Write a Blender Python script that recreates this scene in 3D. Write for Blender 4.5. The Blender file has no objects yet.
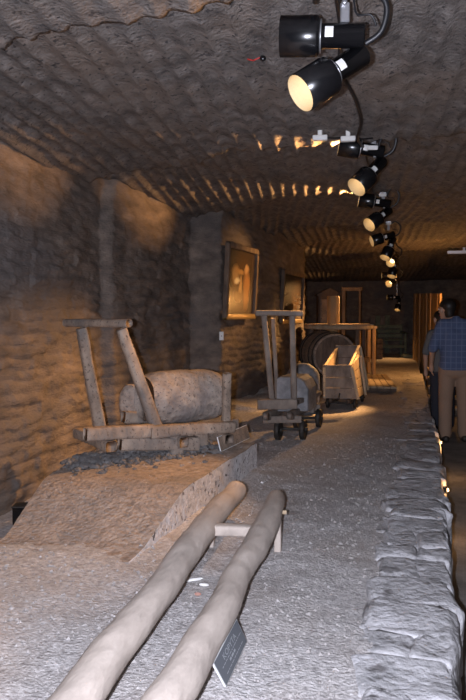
import bpy, bmesh, math, random
import numpy as np
from mathutils import Vector, Matrix

random.seed(7)
RNG = np.random.default_rng(7)
scene = bpy.context.scene
COL = scene.collection

# ------------------------------------------------------------------ camera
F = 680.0
YAW = math.atan(173 / F)
PIT = math.atan(38 / F)
CAMZ = 1.2
cam_d = bpy.data.cameras.new('camera')
cam = bpy.data.objects.new('camera', cam_d)
COL.objects.link(cam)
cam.location = (0, 0, CAMZ)
cam.rotation_euler = (math.pi / 2 - PIT, 0, YAW)
cam_d.sensor_fit = 'AUTO'
cam_d.sensor_width = 36
cam_d.lens = 36 * F / 700
cam_d.clip_start = 0.02
scene.camera = cam

# ------------------------------------------------------------------ world, flash, exposure
world = bpy.data.worlds.new('world')
scene.world = world
world.use_nodes = True
world.node_tree.nodes['Background'].inputs[0].default_value = (0.55, 0.50, 0.48, 1)
world.node_tree.nodes['Background'].inputs[1].default_value = 0.010
vs = scene.view_settings
vs.view_transform = 'Standard'
vs.look = 'None'
vs.gamma = 1
vs.exposure = 0.0
vs.use_curve_mapping = False

FLASH_W = 175
LAMP_A_W = 150
LAMP_B_W = 330
WARM = (1.0, 0.50, 0.17)
fl_d = bpy.data.lights.new('camera_flash', 'AREA')
fl_d.shape = 'DISK'
fl_d.size = 0.03
fl_d.energy = FLASH_W
fl_d.color = (0.82, 0.85, 1.0)
fl = bpy.data.objects.new('camera_flash', fl_d)
COL.objects.link(fl)
fl.location = Vector((0, 0, CAMZ)) + 0.09 * Vector((-math.cos(YAW), -math.sin(YAW), 0)) + Vector((0, 0, -0.005))
fl.rotation_euler = cam.rotation_euler


# ------------------------------------------------------------------ pixel helpers
def ray(px, py):
    x = (px - 233) / F
    y = -(py - 350) / F
    cp, sp = math.cos(PIT), math.sin(PIT)
    fy = cp + y * sp
    fz = -sp + y * cp
    c, s = math.cos(YAW), math.sin(YAW)
    return Vector((x * c - fy * s, x * s + fy * c, fz)), fy


def G(px, py, z=0.0):
    d, _ = ray(px, py)
    t = (z - CAMZ) / d.z
    return Vector((d.x * t, d.y * t, z))


def P(px, py, dist):
    """point on the pixel's ray at horizontal forward distance dist"""
    d, fy = ray(px, py)
    return Vector((0, 0, CAMZ)) + d * (dist / fy)


def Z(px, dist, z):
    """point in the pixel column px at forward distance dist and height z"""
    p = P(px, 350, dist)
    return Vector((p.x, p.y, z))


RIGHT = Vector((math.cos(YAW), math.sin(YAW), 0))
FWD = Vector((-math.sin(YAW), math.cos(YAW), 0))
UP = Vector((0, 0, 1))


# ------------------------------------------------------------------ noise
def _hash(i, j, k):
    h = (i.astype(np.int64) * 374761393 + j.astype(np.int64) * 668265263 + k.astype(np.int64) * 2147483647 + 144665) & 0x7fffffff
    h = ((h ^ (h >> 13)) * 1274126177) & 0x7fffffff
    h = h ^ (h >> 16)
    return (h & 0xffff) / 65535.0


def vnoise(x, y, z=0.0):
    x, y, z = np.broadcast_arrays(np.asarray(x, float), np.asarray(y, float), np.asarray(z, float))
    i, j, k = np.floor(x), np.floor(y), np.floor(z)
    u, v, w = x - i, y - j, z - k
    u, v, w = [a * a * (3 - 2 * a) for a in (u, v, w)]
    r = 0
    for a in (0, 1):
        for b in (0, 1):
            for c in (0, 1):
                r = r + _hash(i + a, j + b, k + c) * (u if a else 1 - u) * (v if b else 1 - v) * (w if c else 1 - w)
    return r * 2 - 1


def fbm(x, y, z=0.0, o=4):
    r, a, f = 0, 0.5, 1.0
    for q in range(o):
        r = r + a * vnoise(np.asarray(x) * f + 17.3 * q, np.asarray(y) * f + 5.1 * q, np.asarray(z) * f)
        a *= 0.5
        f *= 2.03
    return r


def sstep(a, b, x):
    t = np.clip((np.asarray(x, float) - a) / (b - a), 0, 1)
    return t * t * (3 - 2 * t)


# ------------------------------------------------------------------ materials
def mat(name, stops, scale=6.0, rough=0.85, bump=0.3, bscale=40.0, detail=8.0, stretch=(1, 1, 1), world_space=False,
        spec=0.3, metal=0.0, speck=None, patch=None):
    """stops: list of (pos, rgb) for a noise ramp; speck: (rgb, scale, threshold); patch: (rgb, scale, amount)"""
    m = bpy.data.materials.new(name)
    m.use_nodes = True
    nt = m.node_tree
    N, L = nt.nodes, nt.links
    b = N['Principled BSDF']
    b.inputs['Roughness'].default_value = rough
    b.inputs['Specular IOR Level'].default_value = spec
    b.inputs['Metallic'].default_value = metal
    if world_space:
        src = N.new('ShaderNodeNewGeometry').outputs['Position']
    else:
        src = N.new('ShaderNodeTexCoord').outputs['Object']
    mp = N.new('ShaderNodeMapping')
    mp.inputs['Scale'].default_value = stretch
    L.new(src, mp.inputs['Vector'])
    n1 = N.new('ShaderNodeTexNoise')
    n1.inputs['Scale'].default_value = scale
    n1.inputs['Detail'].default_value = detail
    n1.inputs['Roughness'].default_value = 0.62
    L.new(mp.outputs[0], n1.inputs['Vector'])
    r = N.new('ShaderNodeValToRGB')
    els = r.color_ramp.elements
    while len(els) < len(stops):
        els.new(0.5)
    for e, (p, c) in zip(els, stops):
        e.position = p
        e.color = (*c, 1)
    L.new(n1.outputs['Fac'], r.inputs['Fac'])
    out = r.outputs['Color']

    def mixin(fac, rgb, out):
        mx = N.new('ShaderNodeMix')
        mx.data_type = 'RGBA'
        L.new(fac, mx.inputs[0])
        L.new(out, mx.inputs[6])
        mx.inputs[7].default_value = (*rgb, 1)
        return mx.outputs[2]
    if patch:
        n = N.new('ShaderNodeTexNoise')
        n.inputs['Scale'].default_value = patch[1]
        n.inputs['Detail'].default_value = 4
        L.new(mp.outputs[0], n.inputs['Vector'])
        rr = N.new('ShaderNodeMapRange')
        rr.inputs['From Min'].default_value = 0.46
        rr.inputs['From Max'].default_value = 0.66
        rr.inputs['To Max'].default_value = patch[2]
        L.new(n.outputs['Fac'], rr.inputs['Value'])
        out = mixin(rr.outputs[0], patch[0], out)
    if speck:
        n = N.new('ShaderNodeTexNoise')
        n.inputs['Scale'].default_value = speck[1]
        n.inputs['Detail'].default_value = 2
        L.new(mp.outputs[0], n.inputs['Vector'])
        rr = N.new('ShaderNodeMapRange')
        rr.inputs['From Min'].default_value = speck[2]
        rr.inputs['From Max'].default_value = speck[2] + 0.08
        L.new(n.outputs['Fac'], rr.inputs['Value'])
        out = mixin(rr.outputs[0], speck[0], out)
    L.new(out, b.inputs['Base Color'])
    if bump:
        n2 = N.new('ShaderNodeTexNoise')
        n2.inputs['Scale'].default_value = bscale
        n2.inputs['Detail'].default_value = 6
        L.new(mp.outputs[0], n2.inputs['Vector'])
        bp = N.new('ShaderNodeBump')
        bp.inputs['Strength'].default_value = bump
        bp.inputs['Distance'].default_value = 0.02
        L.new(n2.outputs['Fac'], bp.inputs['Height'])
        L.new(bp.outputs[0], b.inputs['Normal'])
    return m


def flat(name, rgb, rough=0.5, metal=0.0, emit=None, estr=1.0, spec=0.5):
    m = bpy.data.materials.new(name)
    m.use_nodes = True
    b = m.node_tree.nodes['Principled BSDF']
    n = m.node_tree.nodes.new('ShaderNodeTexNoise')
    n.inputs['Scale'].default_value = 30
    mx = m.node_tree.nodes.new('ShaderNodeMix')
    mx.data_type = 'RGBA'
    mx.inputs[6].default_value = (*[c * 0.9 for c in rgb], 1)
    mx.inputs[7].default_value = (*[min(1, c * 1.1) for c in rgb], 1)
    m.node_tree.links.new(n.outputs['Fac'], mx.inputs[0])
    m.node_tree.links.new(mx.outputs[2], b.inputs['Base Color'])
    b.inputs['Roughness'].default_value = rough
    b.inputs['Metallic'].default_value = metal
    b.inputs['Specular IOR Level'].default_value = spec
    if emit:
        b.inputs['Emission Color'].default_value = (*emit, 1)
        b.inputs['Emission Strength'].default_value = estr
    return m


M = {}
M['ceiling'] = mat('ceiling_rock', [(0.30, (0.080, 0.072, 0.070)), (0.5, (0.150, 0.135, 0.125)), (0.70, (0.25, 0.225, 0.21))], 9, 0.75, 0.7, 55, world_space=True, spec=0.35,
                   speck=((0.055, 0.05, 0.05), 34, 0.60), patch=((0.22, 0.17, 0.135), 1.6, 0.5))
M['wall'] = mat('wall_rock', [(0.30, (0.085, 0.070, 0.060)), (0.5, (0.165, 0.132, 0.110)), (0.72, (0.27, 0.215, 0.175))], 5, 0.85, 0.7, 45, world_space=True, stretch=(1, 0.55, 1.5),
                 patch=((0.13, 0.115, 0.11), 1.3, 0.75))
M['floor'] = mat('floor_gravel', [(0.30, (0.27, 0.255, 0.25)), (0.5, (0.47, 0.445, 0.435)), (0.70, (0.66, 0.635, 0.625))], 38, 0.85, 0.55, 80, world_space=True,
                  speck=((0.70, 0.69, 0.68), 110, 0.68), patch=((0.36, 0.315, 0.285), 2.0, 0.55))
M['plinth'] = mat('plinth_earth', [(0.30, (0.20, 0.165, 0.14)), (0.5, (0.36, 0.29, 0.24)), (0.72, (0.48, 0.40, 0.34))], 22, 0.9, 1.0, 45, world_space=True, patch=((0.24, 0.215, 0.20), 3.2, 0.7), speck=((0.55, 0.50, 0.46), 60, 0.68))
M['plinth_side'] = mat('plinth_side', [(0.30, (0.40, 0.38, 0.375)), (0.5, (0.60, 0.575, 0.57)), (0.7, (0.72, 0.69, 0.68))], 20, 0.85, 0.8, 50, world_space=True, speck=((0.13, 0.11, 0.10), 26, 0.60))
M['kerb'] = mat('kerb_stone', [(0.30, (0.29, 0.285, 0.29)), (0.48, (0.45, 0.44, 0.445)), (0.7, (0.57, 0.56, 0.575))], 8, 0.7, 0.8, 30, world_space=True, speck=((0.20, 0.19, 0.19), 10, 0.61))
M['pebble'] = mat('pebble', [(0.3, (0.25, 0.225, 0.21)), (0.5, (0.37, 0.345, 0.33)), (0.72, (0.52, 0.495, 0.48))], 25, 0.7, 0.2, 90, world_space=True)
M['walk'] = mat('walkway', [(0.3, (0.13, 0.12, 0.11)), (0.6, (0.24, 0.22, 0.20))], 5, 0.8, 0.4, 50, world_space=True)
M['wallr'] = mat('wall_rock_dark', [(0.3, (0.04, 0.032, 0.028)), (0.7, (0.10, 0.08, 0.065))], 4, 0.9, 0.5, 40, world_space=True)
M['log'] = mat('log_wood', [(0.28, (0.35, 0.295, 0.255)), (0.5, (0.51, 0.435, 0.375)), (0.72, (0.59, 0.51, 0.445))], 9, 0.75, 0.35, 30, stretch=(1, 0.35, 1), patch=((0.36, 0.31, 0.27), 4, 0.5))
M['wood'] = mat('old_wood', [(0.28, (0.17, 0.125, 0.095)), (0.5, (0.31, 0.235, 0.18)), (0.72, (0.44, 0.35, 0.275))], 9, 0.8, 0.5, 40, stretch=(0.5, 1, 0.6), patch=((0.15, 0.135, 0.125), 6, 0.8), speck=((0.13, 0.10, 0.08), 75, 0.60))
M['wood_dark'] = mat('dark_wood', [(0.28, (0.07, 0.05, 0.038)), (0.5, (0.14, 0.10, 0.075)), (0.72, (0.22, 0.165, 0.12))], 10, 0.8, 0.4, 40, stretch=(1, 1, 0.35))
M['wood_pale'] = mat('pale_wood', [(0.28, (0.30, 0.22, 0.14)), (0.5, (0.46, 0.35, 0.23)), (0.72, (0.58, 0.46, 0.32))], 10, 0.7, 0.3, 40, stretch=(1, 1, 0.3))
M['wood_greenlit'] = mat('greenlit_wood', [(0.28, (0.09, 0.12, 0.085)), (0.5, (0.16, 0.19, 0.14)), (0.72, (0.24, 0.27, 0.20))], 8, 0.7, 0.3, 40)  # greenish light of the far end mixed into the wood colour
M['salt'] = mat('salt_block', [(0.28, (0.19, 0.155, 0.13)), (0.5, (0.37, 0.30, 0.25)), (0.72, (0.50, 0.42, 0.35))], 11, 0.8, 1.0, 22, patch=((0.17, 0.15, 0.145), 4.5, 0.9), speck=((0.17, 0.145, 0.13), 60, 0.60))
M['iron'] = mat('old_iron', [(0.3, (0.03, 0.028, 0.027)), (0.7, (0.08, 0.07, 0.06))], 20, 0.6, 0.3, 60, metal=0.5)
M['black'] = flat('black_lacquer', (0.006, 0.006, 0.007), 0.24, spec=0.6)
M['reflector'] = flat('lamp_inside', (0.62, 0.50, 0.30), 0.45)
M['bulb'] = flat('bulb_glass', (0.9, 0.8, 0.6), 0.3, emit=(1.0, 0.72, 0.36), estr=3.2)
M['steel'] = flat('bracket_steel', (0.50, 0.50, 0.52), 0.35, metal=0.8)
M['white'] = flat('white_plastic', (0.72, 0.71, 0.68), 0.5)
M['cable'] = flat('cable_rubber', (0.012, 0.012, 0.014), 0.45)
M['plaque'] = flat('plaque_face', (0.10, 0.115, 0.135), 0.4)
M['ink'] = flat('plaque_print', (0.50, 0.52, 0.54), 0.5)
M['plaque_edge'] = flat('plaque_edge', (0.85, 0.85, 0.84), 0.5)
M['gilt'] = flat('frame_gilt', (0.42, 0.29, 0.12), 0.35, metal=0.4)
M['skin'] = flat('skin', (0.50, 0.31, 0.22), 0.5)
M['hair'] = flat('hair', (0.018, 0.014, 0.012), 0.5)
M['trousers'] = flat('trousers', (0.30, 0.20, 0.14), 0.85)
M['dark_cloth'] = flat('dark_trousers', (0.03, 0.032, 0.045), 0.85)
M['grey_cloth'] = flat('grey_shirt', (0.13, 0.135, 0.14), 0.85)
M['shoe'] = flat('shoe_leather', (0.03, 0.024, 0.02), 0.5)
M['red'] = flat('red_wire', (0.45, 0.03, 0.025), 0.5)
M['orange_wood'] = mat('plank_wood', [(0.28, (0.28, 0.16, 0.07)), (0.5, (0.42, 0.26, 0.12)), (0.72, (0.54, 0.35, 0.17))], 7, 0.6, 0.25, 40, stretch=(1, 1, 0.2), world_space=True)

# plaid shirt: blue weave with paler lines
pm = bpy.data.materials.new('plaid_shirt')
pm.use_nodes = True
nt = pm.node_tree
bs = nt.nodes['Principled BSDF']
bs.inputs['Roughness'].default_value = 0.9
tc = nt.nodes.new('ShaderNodeTexCoord')
sx = nt.nodes.new('ShaderNodeSeparateXYZ')
nt.links.new(tc.outputs['Object'], sx.inputs[0])
lines = []
for ax, per in ((0, 0.062), (2, 0.070)):
    md = nt.nodes.new('ShaderNodeMath'); md.operation = 'PINGPONG'; md.inputs[1].default_value = per / 2
    nt.links.new(sx.outputs[ax], md.inputs[0])
    lt = nt.nodes.new('ShaderNodeMath'); lt.operation = 'LESS_THAN'; lt.inputs[1].default_value = 0.0045
    nt.links.new(md.outputs[0], lt.inputs[0])
    lines.append(lt)
mxm = nt.nodes.new('ShaderNodeMath'); mxm.operation = 'MAXIMUM'
nt.links.new(lines[0].outputs[0], mxm.inputs[0]); nt.links.new(lines[1].outputs[0], mxm.inputs[1])
mx = nt.nodes.new('ShaderNodeMix'); mx.data_type = 'RGBA'
mx.inputs[6].default_value = (0.075, 0.105, 0.20, 1); mx.inputs[7].default_value = (0.14, 0.18, 0.28, 1)
nt.links.new(mxm.outputs[0], mx.inputs[0]); nt.links.new(mx.outputs[2], bs.inputs['Base Color'])
M['plaid'] = pm


# painting canvas: a warm, blurred figure and painted lamp glare on a brown ground (flat print)
def canvas_mat(name, blobs, ground):
    m = bpy.data.materials.new(name)
    m.use_nodes = True
    nt = m.node_tree
    N, L = nt.nodes, nt.links
    b = N['Principled BSDF']
    b.inputs['Roughness'].default_value = 0.22
    tc = N.new('ShaderNodeTexCoord')
    ns = N.new('ShaderNodeTexNoise')
    ns.inputs['Scale'].default_value = 5
    ns.inputs['Detail'].default_value = 5
    L.new(tc.outputs['UV'], ns.inputs['Vector'])
    wr = N.new('ShaderNodeVectorMath'); wr.operation = 'MULTIPLY_ADD'
    L.new(ns.outputs['Color'], wr.inputs[0])
    wr.inputs[1].default_value = (0.16, 0.12, 0)
    L.new(tc.outputs['UV'], wr.inputs[2])
    rg = N.new('ShaderNodeValToRGB')
    rg.color_ramp.elements[0].color = (*[c * 0.4 for c in ground], 1)
    rg.color_ramp.elements[1].color = (*[c * 1.7 for c in ground], 1)
    L.new(ns.outputs['Fac'], rg.inputs['Fac'])
    out = rg.outputs['Color']
    for (cx, cy, rx, ry, col) in blobs:
        mp = N.new('ShaderNodeMapping')
        mp.inputs['Location'].default_value = (-(cx + 0.08) / rx, -(cy + 0.06) / ry, 0)
        mp.inputs['Scale'].default_value = (1 / rx, 1 / ry, 0)
        L.new(wr.outputs[0], mp.inputs['Vector'])
        ln = N.new('ShaderNodeVectorMath'); ln.operation = 'LENGTH'
        L.new(mp.outputs[0], ln.inputs[0])
        mr = N.new('ShaderNodeMapRange')
        mr.inputs['From Min'].default_value = 1.05
        mr.inputs['From Max'].default_value = 0.45
        L.new(ln.outputs['Value'], mr.inputs['Value'])
        mx = N.new('ShaderNodeMix'); mx.data_type = 'RGBA'
        L.new(mr.outputs[0], mx.inputs[0]); L.new(out, mx.inputs[6])
        mx.inputs[7].default_value = (*col, 1)
        out = mx.outputs[2]
    L.new(out, b.inputs['Base Color'])
    return m


# ------------------------------------------------------------------ object helpers
WLOC = {}


def tag(o, label=None, cat=None, group=None, kind=None):
    if label: o['label'] = label
    if cat: o['category'] = cat
    if group: o['group'] = group
    if kind: o['kind'] = kind
    return o


def thing(name, loc, label, cat, group=None):
    o = bpy.data.objects.new(name, None)
    COL.objects.link(o)
    o.empty_display_size = 0.1
    o.location = loc
    WLOC[o] = Vector(loc)
    return tag(o, label, cat, group)


def add(name, data, material, parent=None, smooth=True, origin=None, uv=None):
    """data = (verts, faces) in world space; linked as ONE mesh object, relative to its parent's (or own) origin"""
    v, f = data
    v = [Vector(p) for p in v]
    if parent is not None:
        base = WLOC[parent]
    elif origin is not None:
        base = Vector(origin)
    else:
        base = Vector((0, 0, 0))
    me = bpy.data.meshes.new(name)
    me.from_pydata([tuple(p - base) for p in v], [], f)
    me.materials.append(material)
    if smooth:
        me.polygons.foreach_set('use_smooth', [True] * len(me.polygons))
    me.update()
    o = bpy.data.objects.new(name, me)
    COL.objects.link(o)
    if parent is not None:
        o.parent = parent
    else:
        o.location = base
    WLOC[o] = base
    return o


def merge(*parts):
    V, Fc = [], []
    for v, f in parts:
        n = len(V)
        V += list(v)
        Fc += [tuple(i + n for i in q) for q in f]
    return V, Fc


def grid_mesh(name, X, Y, Zc, material, parent=None, flip=False, kind=None):
    """numpy grids (n,m) of coordinates -> mesh"""
    n, m = X.shape
    co = np.stack([X, Y, Zc], -1).reshape(-1, 3).astype(np.float32)
    idx = np.arange(n * m).reshape(n, m)
    q = np.stack([idx[:-1, :-1], idx[1:, :-1], idx[1:, 1:], idx[:-1, 1:]], -1).reshape(-1, 4)
    if flip:
        q = q[:, ::-1]
    me = bpy.data.meshes.new(name)
    me.vertices.add(len(co))
    me.vertices.foreach_set('co', co.ravel())
    me.loops.add(q.size)
    me.loops.foreach_set('vertex_index', q.ravel().astype(np.int32))
    me.polygons.add(len(q))
    me.polygons.foreach_set('loop_start', np.arange(0, q.size, 4, dtype=np.int32))
    me.polygons.foreach_set('loop_total', np.full(len(q), 4, dtype=np.int32))
    me.polygons.foreach_set('use_smooth', np.ones(len(q), dtype=bool))
    me.materials.append(material)
    me.update(calc_edges=True)
    me.validate()
    o = bpy.data.objects.new(name, me)
    COL.objects.link(o)
    WLOC[o] = Vector((0, 0, 0))
    if parent is not None:
        o.parent = parent
    if kind:
        o['kind'] = kind
    return o


def frame_of(d, up=UP):
    d = d.normalized()
    u = up - d * up.dot(d)
    if u.length < 1e-3:
        u = Vector((0, 1, 0)) - d * d.y
    u.normalize()
    return d.cross(u).normalized(), u


def loft(path, rx, ry, n=14, e=2.0, up=UP, noise=0.0, nscale=6.0, seed=0.0, cap=0.25, res=0):
    """closed loft along path; rx/ry per point (side / up half-sizes); e superellipse exponent; rounded ends"""
    path = [Vector(p) for p in path]
    k = len(path)
    rx = [rx] * k if not hasattr(rx, '__len__') else list(rx)
    ry = [ry] * k if not hasattr(ry, '__len__') else list(ry)
    if res:
        np_, nx, ny = [], [], []
        for i in range(k - 1):
            p0 = path[max(i - 1, 0)]; p1 = path[i]; p2 = path[i + 1]; p3 = path[min(i + 2, k - 1)]
            for s in range(res):
                t = s / res
                np_.append(0.5 * ((2 * p1) + (p2 - p0) * t + (2 * p0 - 5 * p1 + 4 * p2 - p3) * t * t + (3 * p1 - p0 - 3 * p2 + p3) * t ** 3))
                nx.append(rx[i] * (1 - t) + rx[i + 1] * t)
                ny.append(ry[i] * (1 - t) + ry[i + 1] * t)
        np_.append(path[-1]); nx.append(rx[-1]); ny.append(ry[-1])
        path, rx, ry = np_, nx, ny
        k = len(path)
    rings = []
    for i in range(k):
        d = path[min(i + 1, k - 1)] - path[max(i - 1, 0)]
        s, u = frame_of(d, up)
        rings.append((path[i], s, u, rx[i], ry[i], d.normalized()))
    if cap > 0:
        def capr(r, sgn):
            c = min(r[3], r[4]) * cap
            out = []
            for a in (0.92, 0.6):
                sh = math.sqrt(1 - a * a)
                out.append((r[0] + r[5] * sgn * c * sh, r[1], r[2], r[3] - c * (1 - a), r[4] - c * (1 - a), r[5]))
            return out
        rings = capr(rings[0], -1)[::-1] + rings + capr(rings[-1], 1)
    V = []
    for (c, s, u, a, b, d) in rings:
        for j in range(n):
            t = 2 * math.pi * (j + 0.5) / n
            ct, st = math.cos(t), math.sin(t)
            x = math.copysign(abs(ct) ** (2 / e), ct)
            y = math.copysign(abs(st) ** (2 / e), st)
            V.append(c + s * (x * a) + u * (y * b))
    if noise:
        A = np.array([tuple(v) for v in V]) * nscale + seed
        nx = fbm(A[:, 0], A[:, 1], A[:, 2], 3)
        ny = fbm(A[:, 0] + 31, A[:, 1], A[:, 2], 3)
        nz = fbm(A[:, 0], A[:, 1] + 57, A[:, 2], 3)
        V = [v + Vector((nx[i], ny[i], nz[i])) * noise * 2 for i, v in enumerate(V)]
    Fc = []
    R = len(rings)
    for i in range(R - 1):
        for j in range(n):
            a, b = i * n + j, i * n + (j + 1) % n
            Fc.append((a, a + n, b + n, b)[::-1])
    Fc.append(tuple(range(n))[::-1][::-1])
    Fc.append(tuple(range((R - 1) * n, R * n))[::-1])
    return V, Fc


def beam(p0, p1, w, h, noise=0.006, seed=0.0, e=5.0, up=UP, segs=8, n=16, w1=None, h1=None):
    p0, p1 = Vector(p0), Vector(p1)
    pts = [p0.lerp(p1, i / segs) for i in range(segs + 1)]
    w1 = w if w1 is None else w1
    h1 = h if h1 is None else h1
    rx = [(w + (w1 - w) * i / segs) / 2 for i in range(segs + 1)]
    ry = [(h + (h1 - h) * i / segs) / 2 for i in range(segs + 1)]
    return loft(pts, rx, ry, n, e, up, noise, 5.0, seed, 0.22)


def box(c, size, ax=None, ay=None, bev=0.004):
    """bevelled box around c; ax, ay = local x / y directions"""
    ax = Vector(ax).normalized() if ax is not None else Vector((1, 0, 0))
    if ay is not None:
        ay = Vector(ay)
        ay = (ay - ax * ay.dot(ax)).normalized()
    else:
        ay = UP.cross(ax).normalized()
    az = ax.cross(ay)
    bm = bmesh.new()
    bmesh.ops.create_cube(bm, size=1)
    for v in bm.verts:
        v.co = Vector((v.co.x * size[0], v.co.y * size[1], v.co.z * size[2]))
    if bev:
        bmesh.ops.bevel(bm, geom=list(bm.edges), offset=min(bev, min(size) * 0.3), segments=1, affect='EDGES')
    R = Matrix((ax, ay, az)).transposed()
    V = [R @ v.co + Vector(c) for v in bm.verts]
    Fc = [tuple(v.index for v in f.verts) for f in bm.faces]
    bm.verts.index_update()
    bm.free()
    return V, Fc


def lathe(p0, d, prof, n=28, up=UP):
    """prof = [(t along d, radius)], closed ends if radius 0"""
    p0, d = Vector(p0), Vector(d).normalized()
    s, u = frame_of(d, up)
    V, Fc = [], []
    for (t, r) in prof:
        for j in range(n):
            a = 2 * math.pi * j / n
            V.append(p0 + d * t + (s * math.cos(a) + u * math.sin(a)) * max(r, 1e-4))
    for i in range(len(prof) - 1):
        for j in range(n):
            a, b = i * n + j, i * n + (j + 1) % n
            Fc.append((a, b, b + n, a + n))
    return V, Fc


def tube(path, r, n=8, res=6):
    return loft(path, r, r, n, 2.0, UP, 0, 1, 0, 0.3, res)


def lump(c, size, seed, rough=0.18, ax=(1, 0, 0), sub=3, e=0.6, fine=0.0):
    """irregular stone: superellipsoid icosphere with noise"""
    bm = bmesh.new()
    bmesh.ops.create_icosphere(bm, subdivisions=sub, radius=1)
    A = np.array([tuple(v.co) for v in bm.verts])
    A = np.sign(A) * np.abs(A) ** e
    nn = fbm(A[:, 0] * 1.6 + seed, A[:, 1] * 1.6 + seed * 2, A[:, 2] * 1.6, 4)
    nf = fbm(A[:, 0] * 5 + seed, A[:, 1] * 7, A[:, 2] * 5 + seed, 3)
    A = A * (1 + rough * 2 * nn + fine * nf)[:, None]
    ax = Vector(ax).normalized()
    ay = UP.cross(ax)
    V = [Vector(c) + ax * (a[0] * size[0] / 2) + ay * (a[1] * size[1] / 2) + UP * (a[2] * size[2] / 2) for a in A]
    bm.verts.index_update()
    Fc = [tuple(v.index for v in f.verts) for f in bm.faces]
    bm.free()
    return V, Fc


def dup(root, loc, label=None, rotz=0.0):
    r = root.copy(); COL.objects.link(r); r.location = loc; r.rotation_euler = (0, 0, rotz)
    if label: r['label'] = label
    for ch in list(root.children):
        c = ch.copy(); COL.objects.link(c); c.parent = r
        for g in list(ch.children):
            d = g.copy(); COL.objects.link(d); d.parent = c
    return r


# ================================================================== THE SETTING
def edge_x(y):
    return np.interp(y, [0, 2.15, 2.9, 3.4, 4.5, 6.6, 8.6, 12.8, 22], [0.16, 0.185, 0.215, 0.225, 0.268, 0.318, 0.325, 0.345, 0.37])


def left_x(y):
    return np.interp(y, [0, 5.93, 6.0, 7.90, 8.0, 9.4, 10.4, 12.4, 12.95, 13.1, 22], [-2.86, -2.82, -2.72, -2.58, -2.22, -2.08, -1.97, -1.88, -1.90, -3.2, -3.35])


def trench_x(y):
    return np.interp(y, [0, 2.9, 3.05, 4.1, 4.9, 5.6, 6.4], [-3.4, -3.0, -2.05, -2.22, -2.24, -2.4, -3.2])


def floor_h(x, y):
    h = 0.018 * fbm(x * 1.3, y * 1.3, 2.0, 4) + 0.010 * fbm(x * 9, y * 9, 5.0, 3)
    h = h + 0.10 * sstep(0.75, 0.05, x - left_x(y)) * sstep(5.9, 7.2, y) * (0.7 + 0.6 * fbm(x * 3, y * 3, 9.0))   # loose dirt along the wall foot
    h = h - 0.035 * sstep(-0.30, -0.24, x - edge_x(y)) * sstep(14.0, 13.2, y)
    h = h - 0.26 * sstep(0.03, -0.10, x - trench_x(y))
    return h


# floor of the raised platform
ys = np.concatenate([np.arange(0.8, 6.0, 0.022), np.arange(6.0, 20.5, 0.06)])
us = np.linspace(0, 1, 170)
Yg, Ug = np.meshgrid(ys, us, indexing='ij')
lx = left_x(Yg) - 0.25
Xg = lx + (edge_x(Yg) - 0.07 - lx) * Ug
floor = grid_mesh('floor', Xg, Yg, floor_h(Xg, Yg), M['floor'], kind='structure')
floor['label'] = 'raised gravel floor of the mine passage'

# walkway below the platform
ys2 = np.linspace(0.2, 20.5, 160); xs2 = np.linspace(0.0, 1.75, 30)
Yg, Xg = np.meshgrid(ys2, xs2, indexing='ij')
walk = grid_mesh('floor_walkway', Xg, Yg, -0.4 + 0.01 * fbm(Xg * 3, Yg * 3, 1.0), M['walk'], kind='structure')
walk['label'] = 'lower visitor walkway beside the platform'

# platform flank under the kerb stones
zs = np.linspace(-0.45, -0.02, 12)
Yg, Zg = np.meshgrid(np.linspace(0.8, 20.4, 200), zs, indexing='ij')
Xg = edge_x(Yg) - 0.09 + 0.02 * fbm(Yg * 4, Zg * 4, 3.0)
flank = grid_mesh('wall_platform', Xg, Yg, Zg, M['walk'], kind='structure')
flank['label'] = 'low side wall of the raised platform'

# left wall, cut in horizontal chisel courses
ys3 = np.concatenate([np.arange(0.6, 9.0, 0.02), np.arange(9.0, 20.5, 0.045)])
zs3 = np.arange(-0.42, 2.85, 0.0145)
Yg, Zg = np.meshgrid(ys3, zs3, indexing='ij')
warp = 0.055 * fbm(Yg * 1.3, Zg * 1.6, 4.0, 4) + 0.018 * vnoise(Yg * 5, Zg * 4, 1.0)
per = 0.092
cz = (Zg + warp + 0.012 * Yg) / per
row = np.floor(cz)
frac = cz - row
scal = np.abs(np.sin(np.pi * frac)) ** 0.38
low = 1 - 0.5 * sstep(1.4, 2.1, Zg)
off = _hash(row, row * 0 + 3, row * 0)
cell = np.floor(Yg / 0.23 + off * 7 + 0.25 * vnoise(Yg * 5, Zg * 5, 0.5))
brk = _hash(row, cell, row * 0 + 9)
disp = low * (0.034 * scal * np.clip(0.68 + 0.9 * fbm(Yg * 2.2, Zg * 4.5, 7.0, 3), 0.12, 1) + 0.022 * (brk - 0.5))
disp = disp + 0.035 * fbm(Yg * 1.2, Zg * 1.2, 11.0, 4) + 0.022 * fbm(Yg * 7, Zg * 15, 3.0, 4)
base = left_x(Yg + 0.04 * vnoise(Zg * 2.0, Yg * 0, 5.5) - 0.10 * sstep(1.9, 2.5, Zg))
Xg = base + disp
wl = grid_mesh('wall_left', Xg, Yg, Zg, M['wall'], kind='structure', flip=True)
wl['label'] = 'rough left rock wall with horizontal chisel courses'

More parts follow.
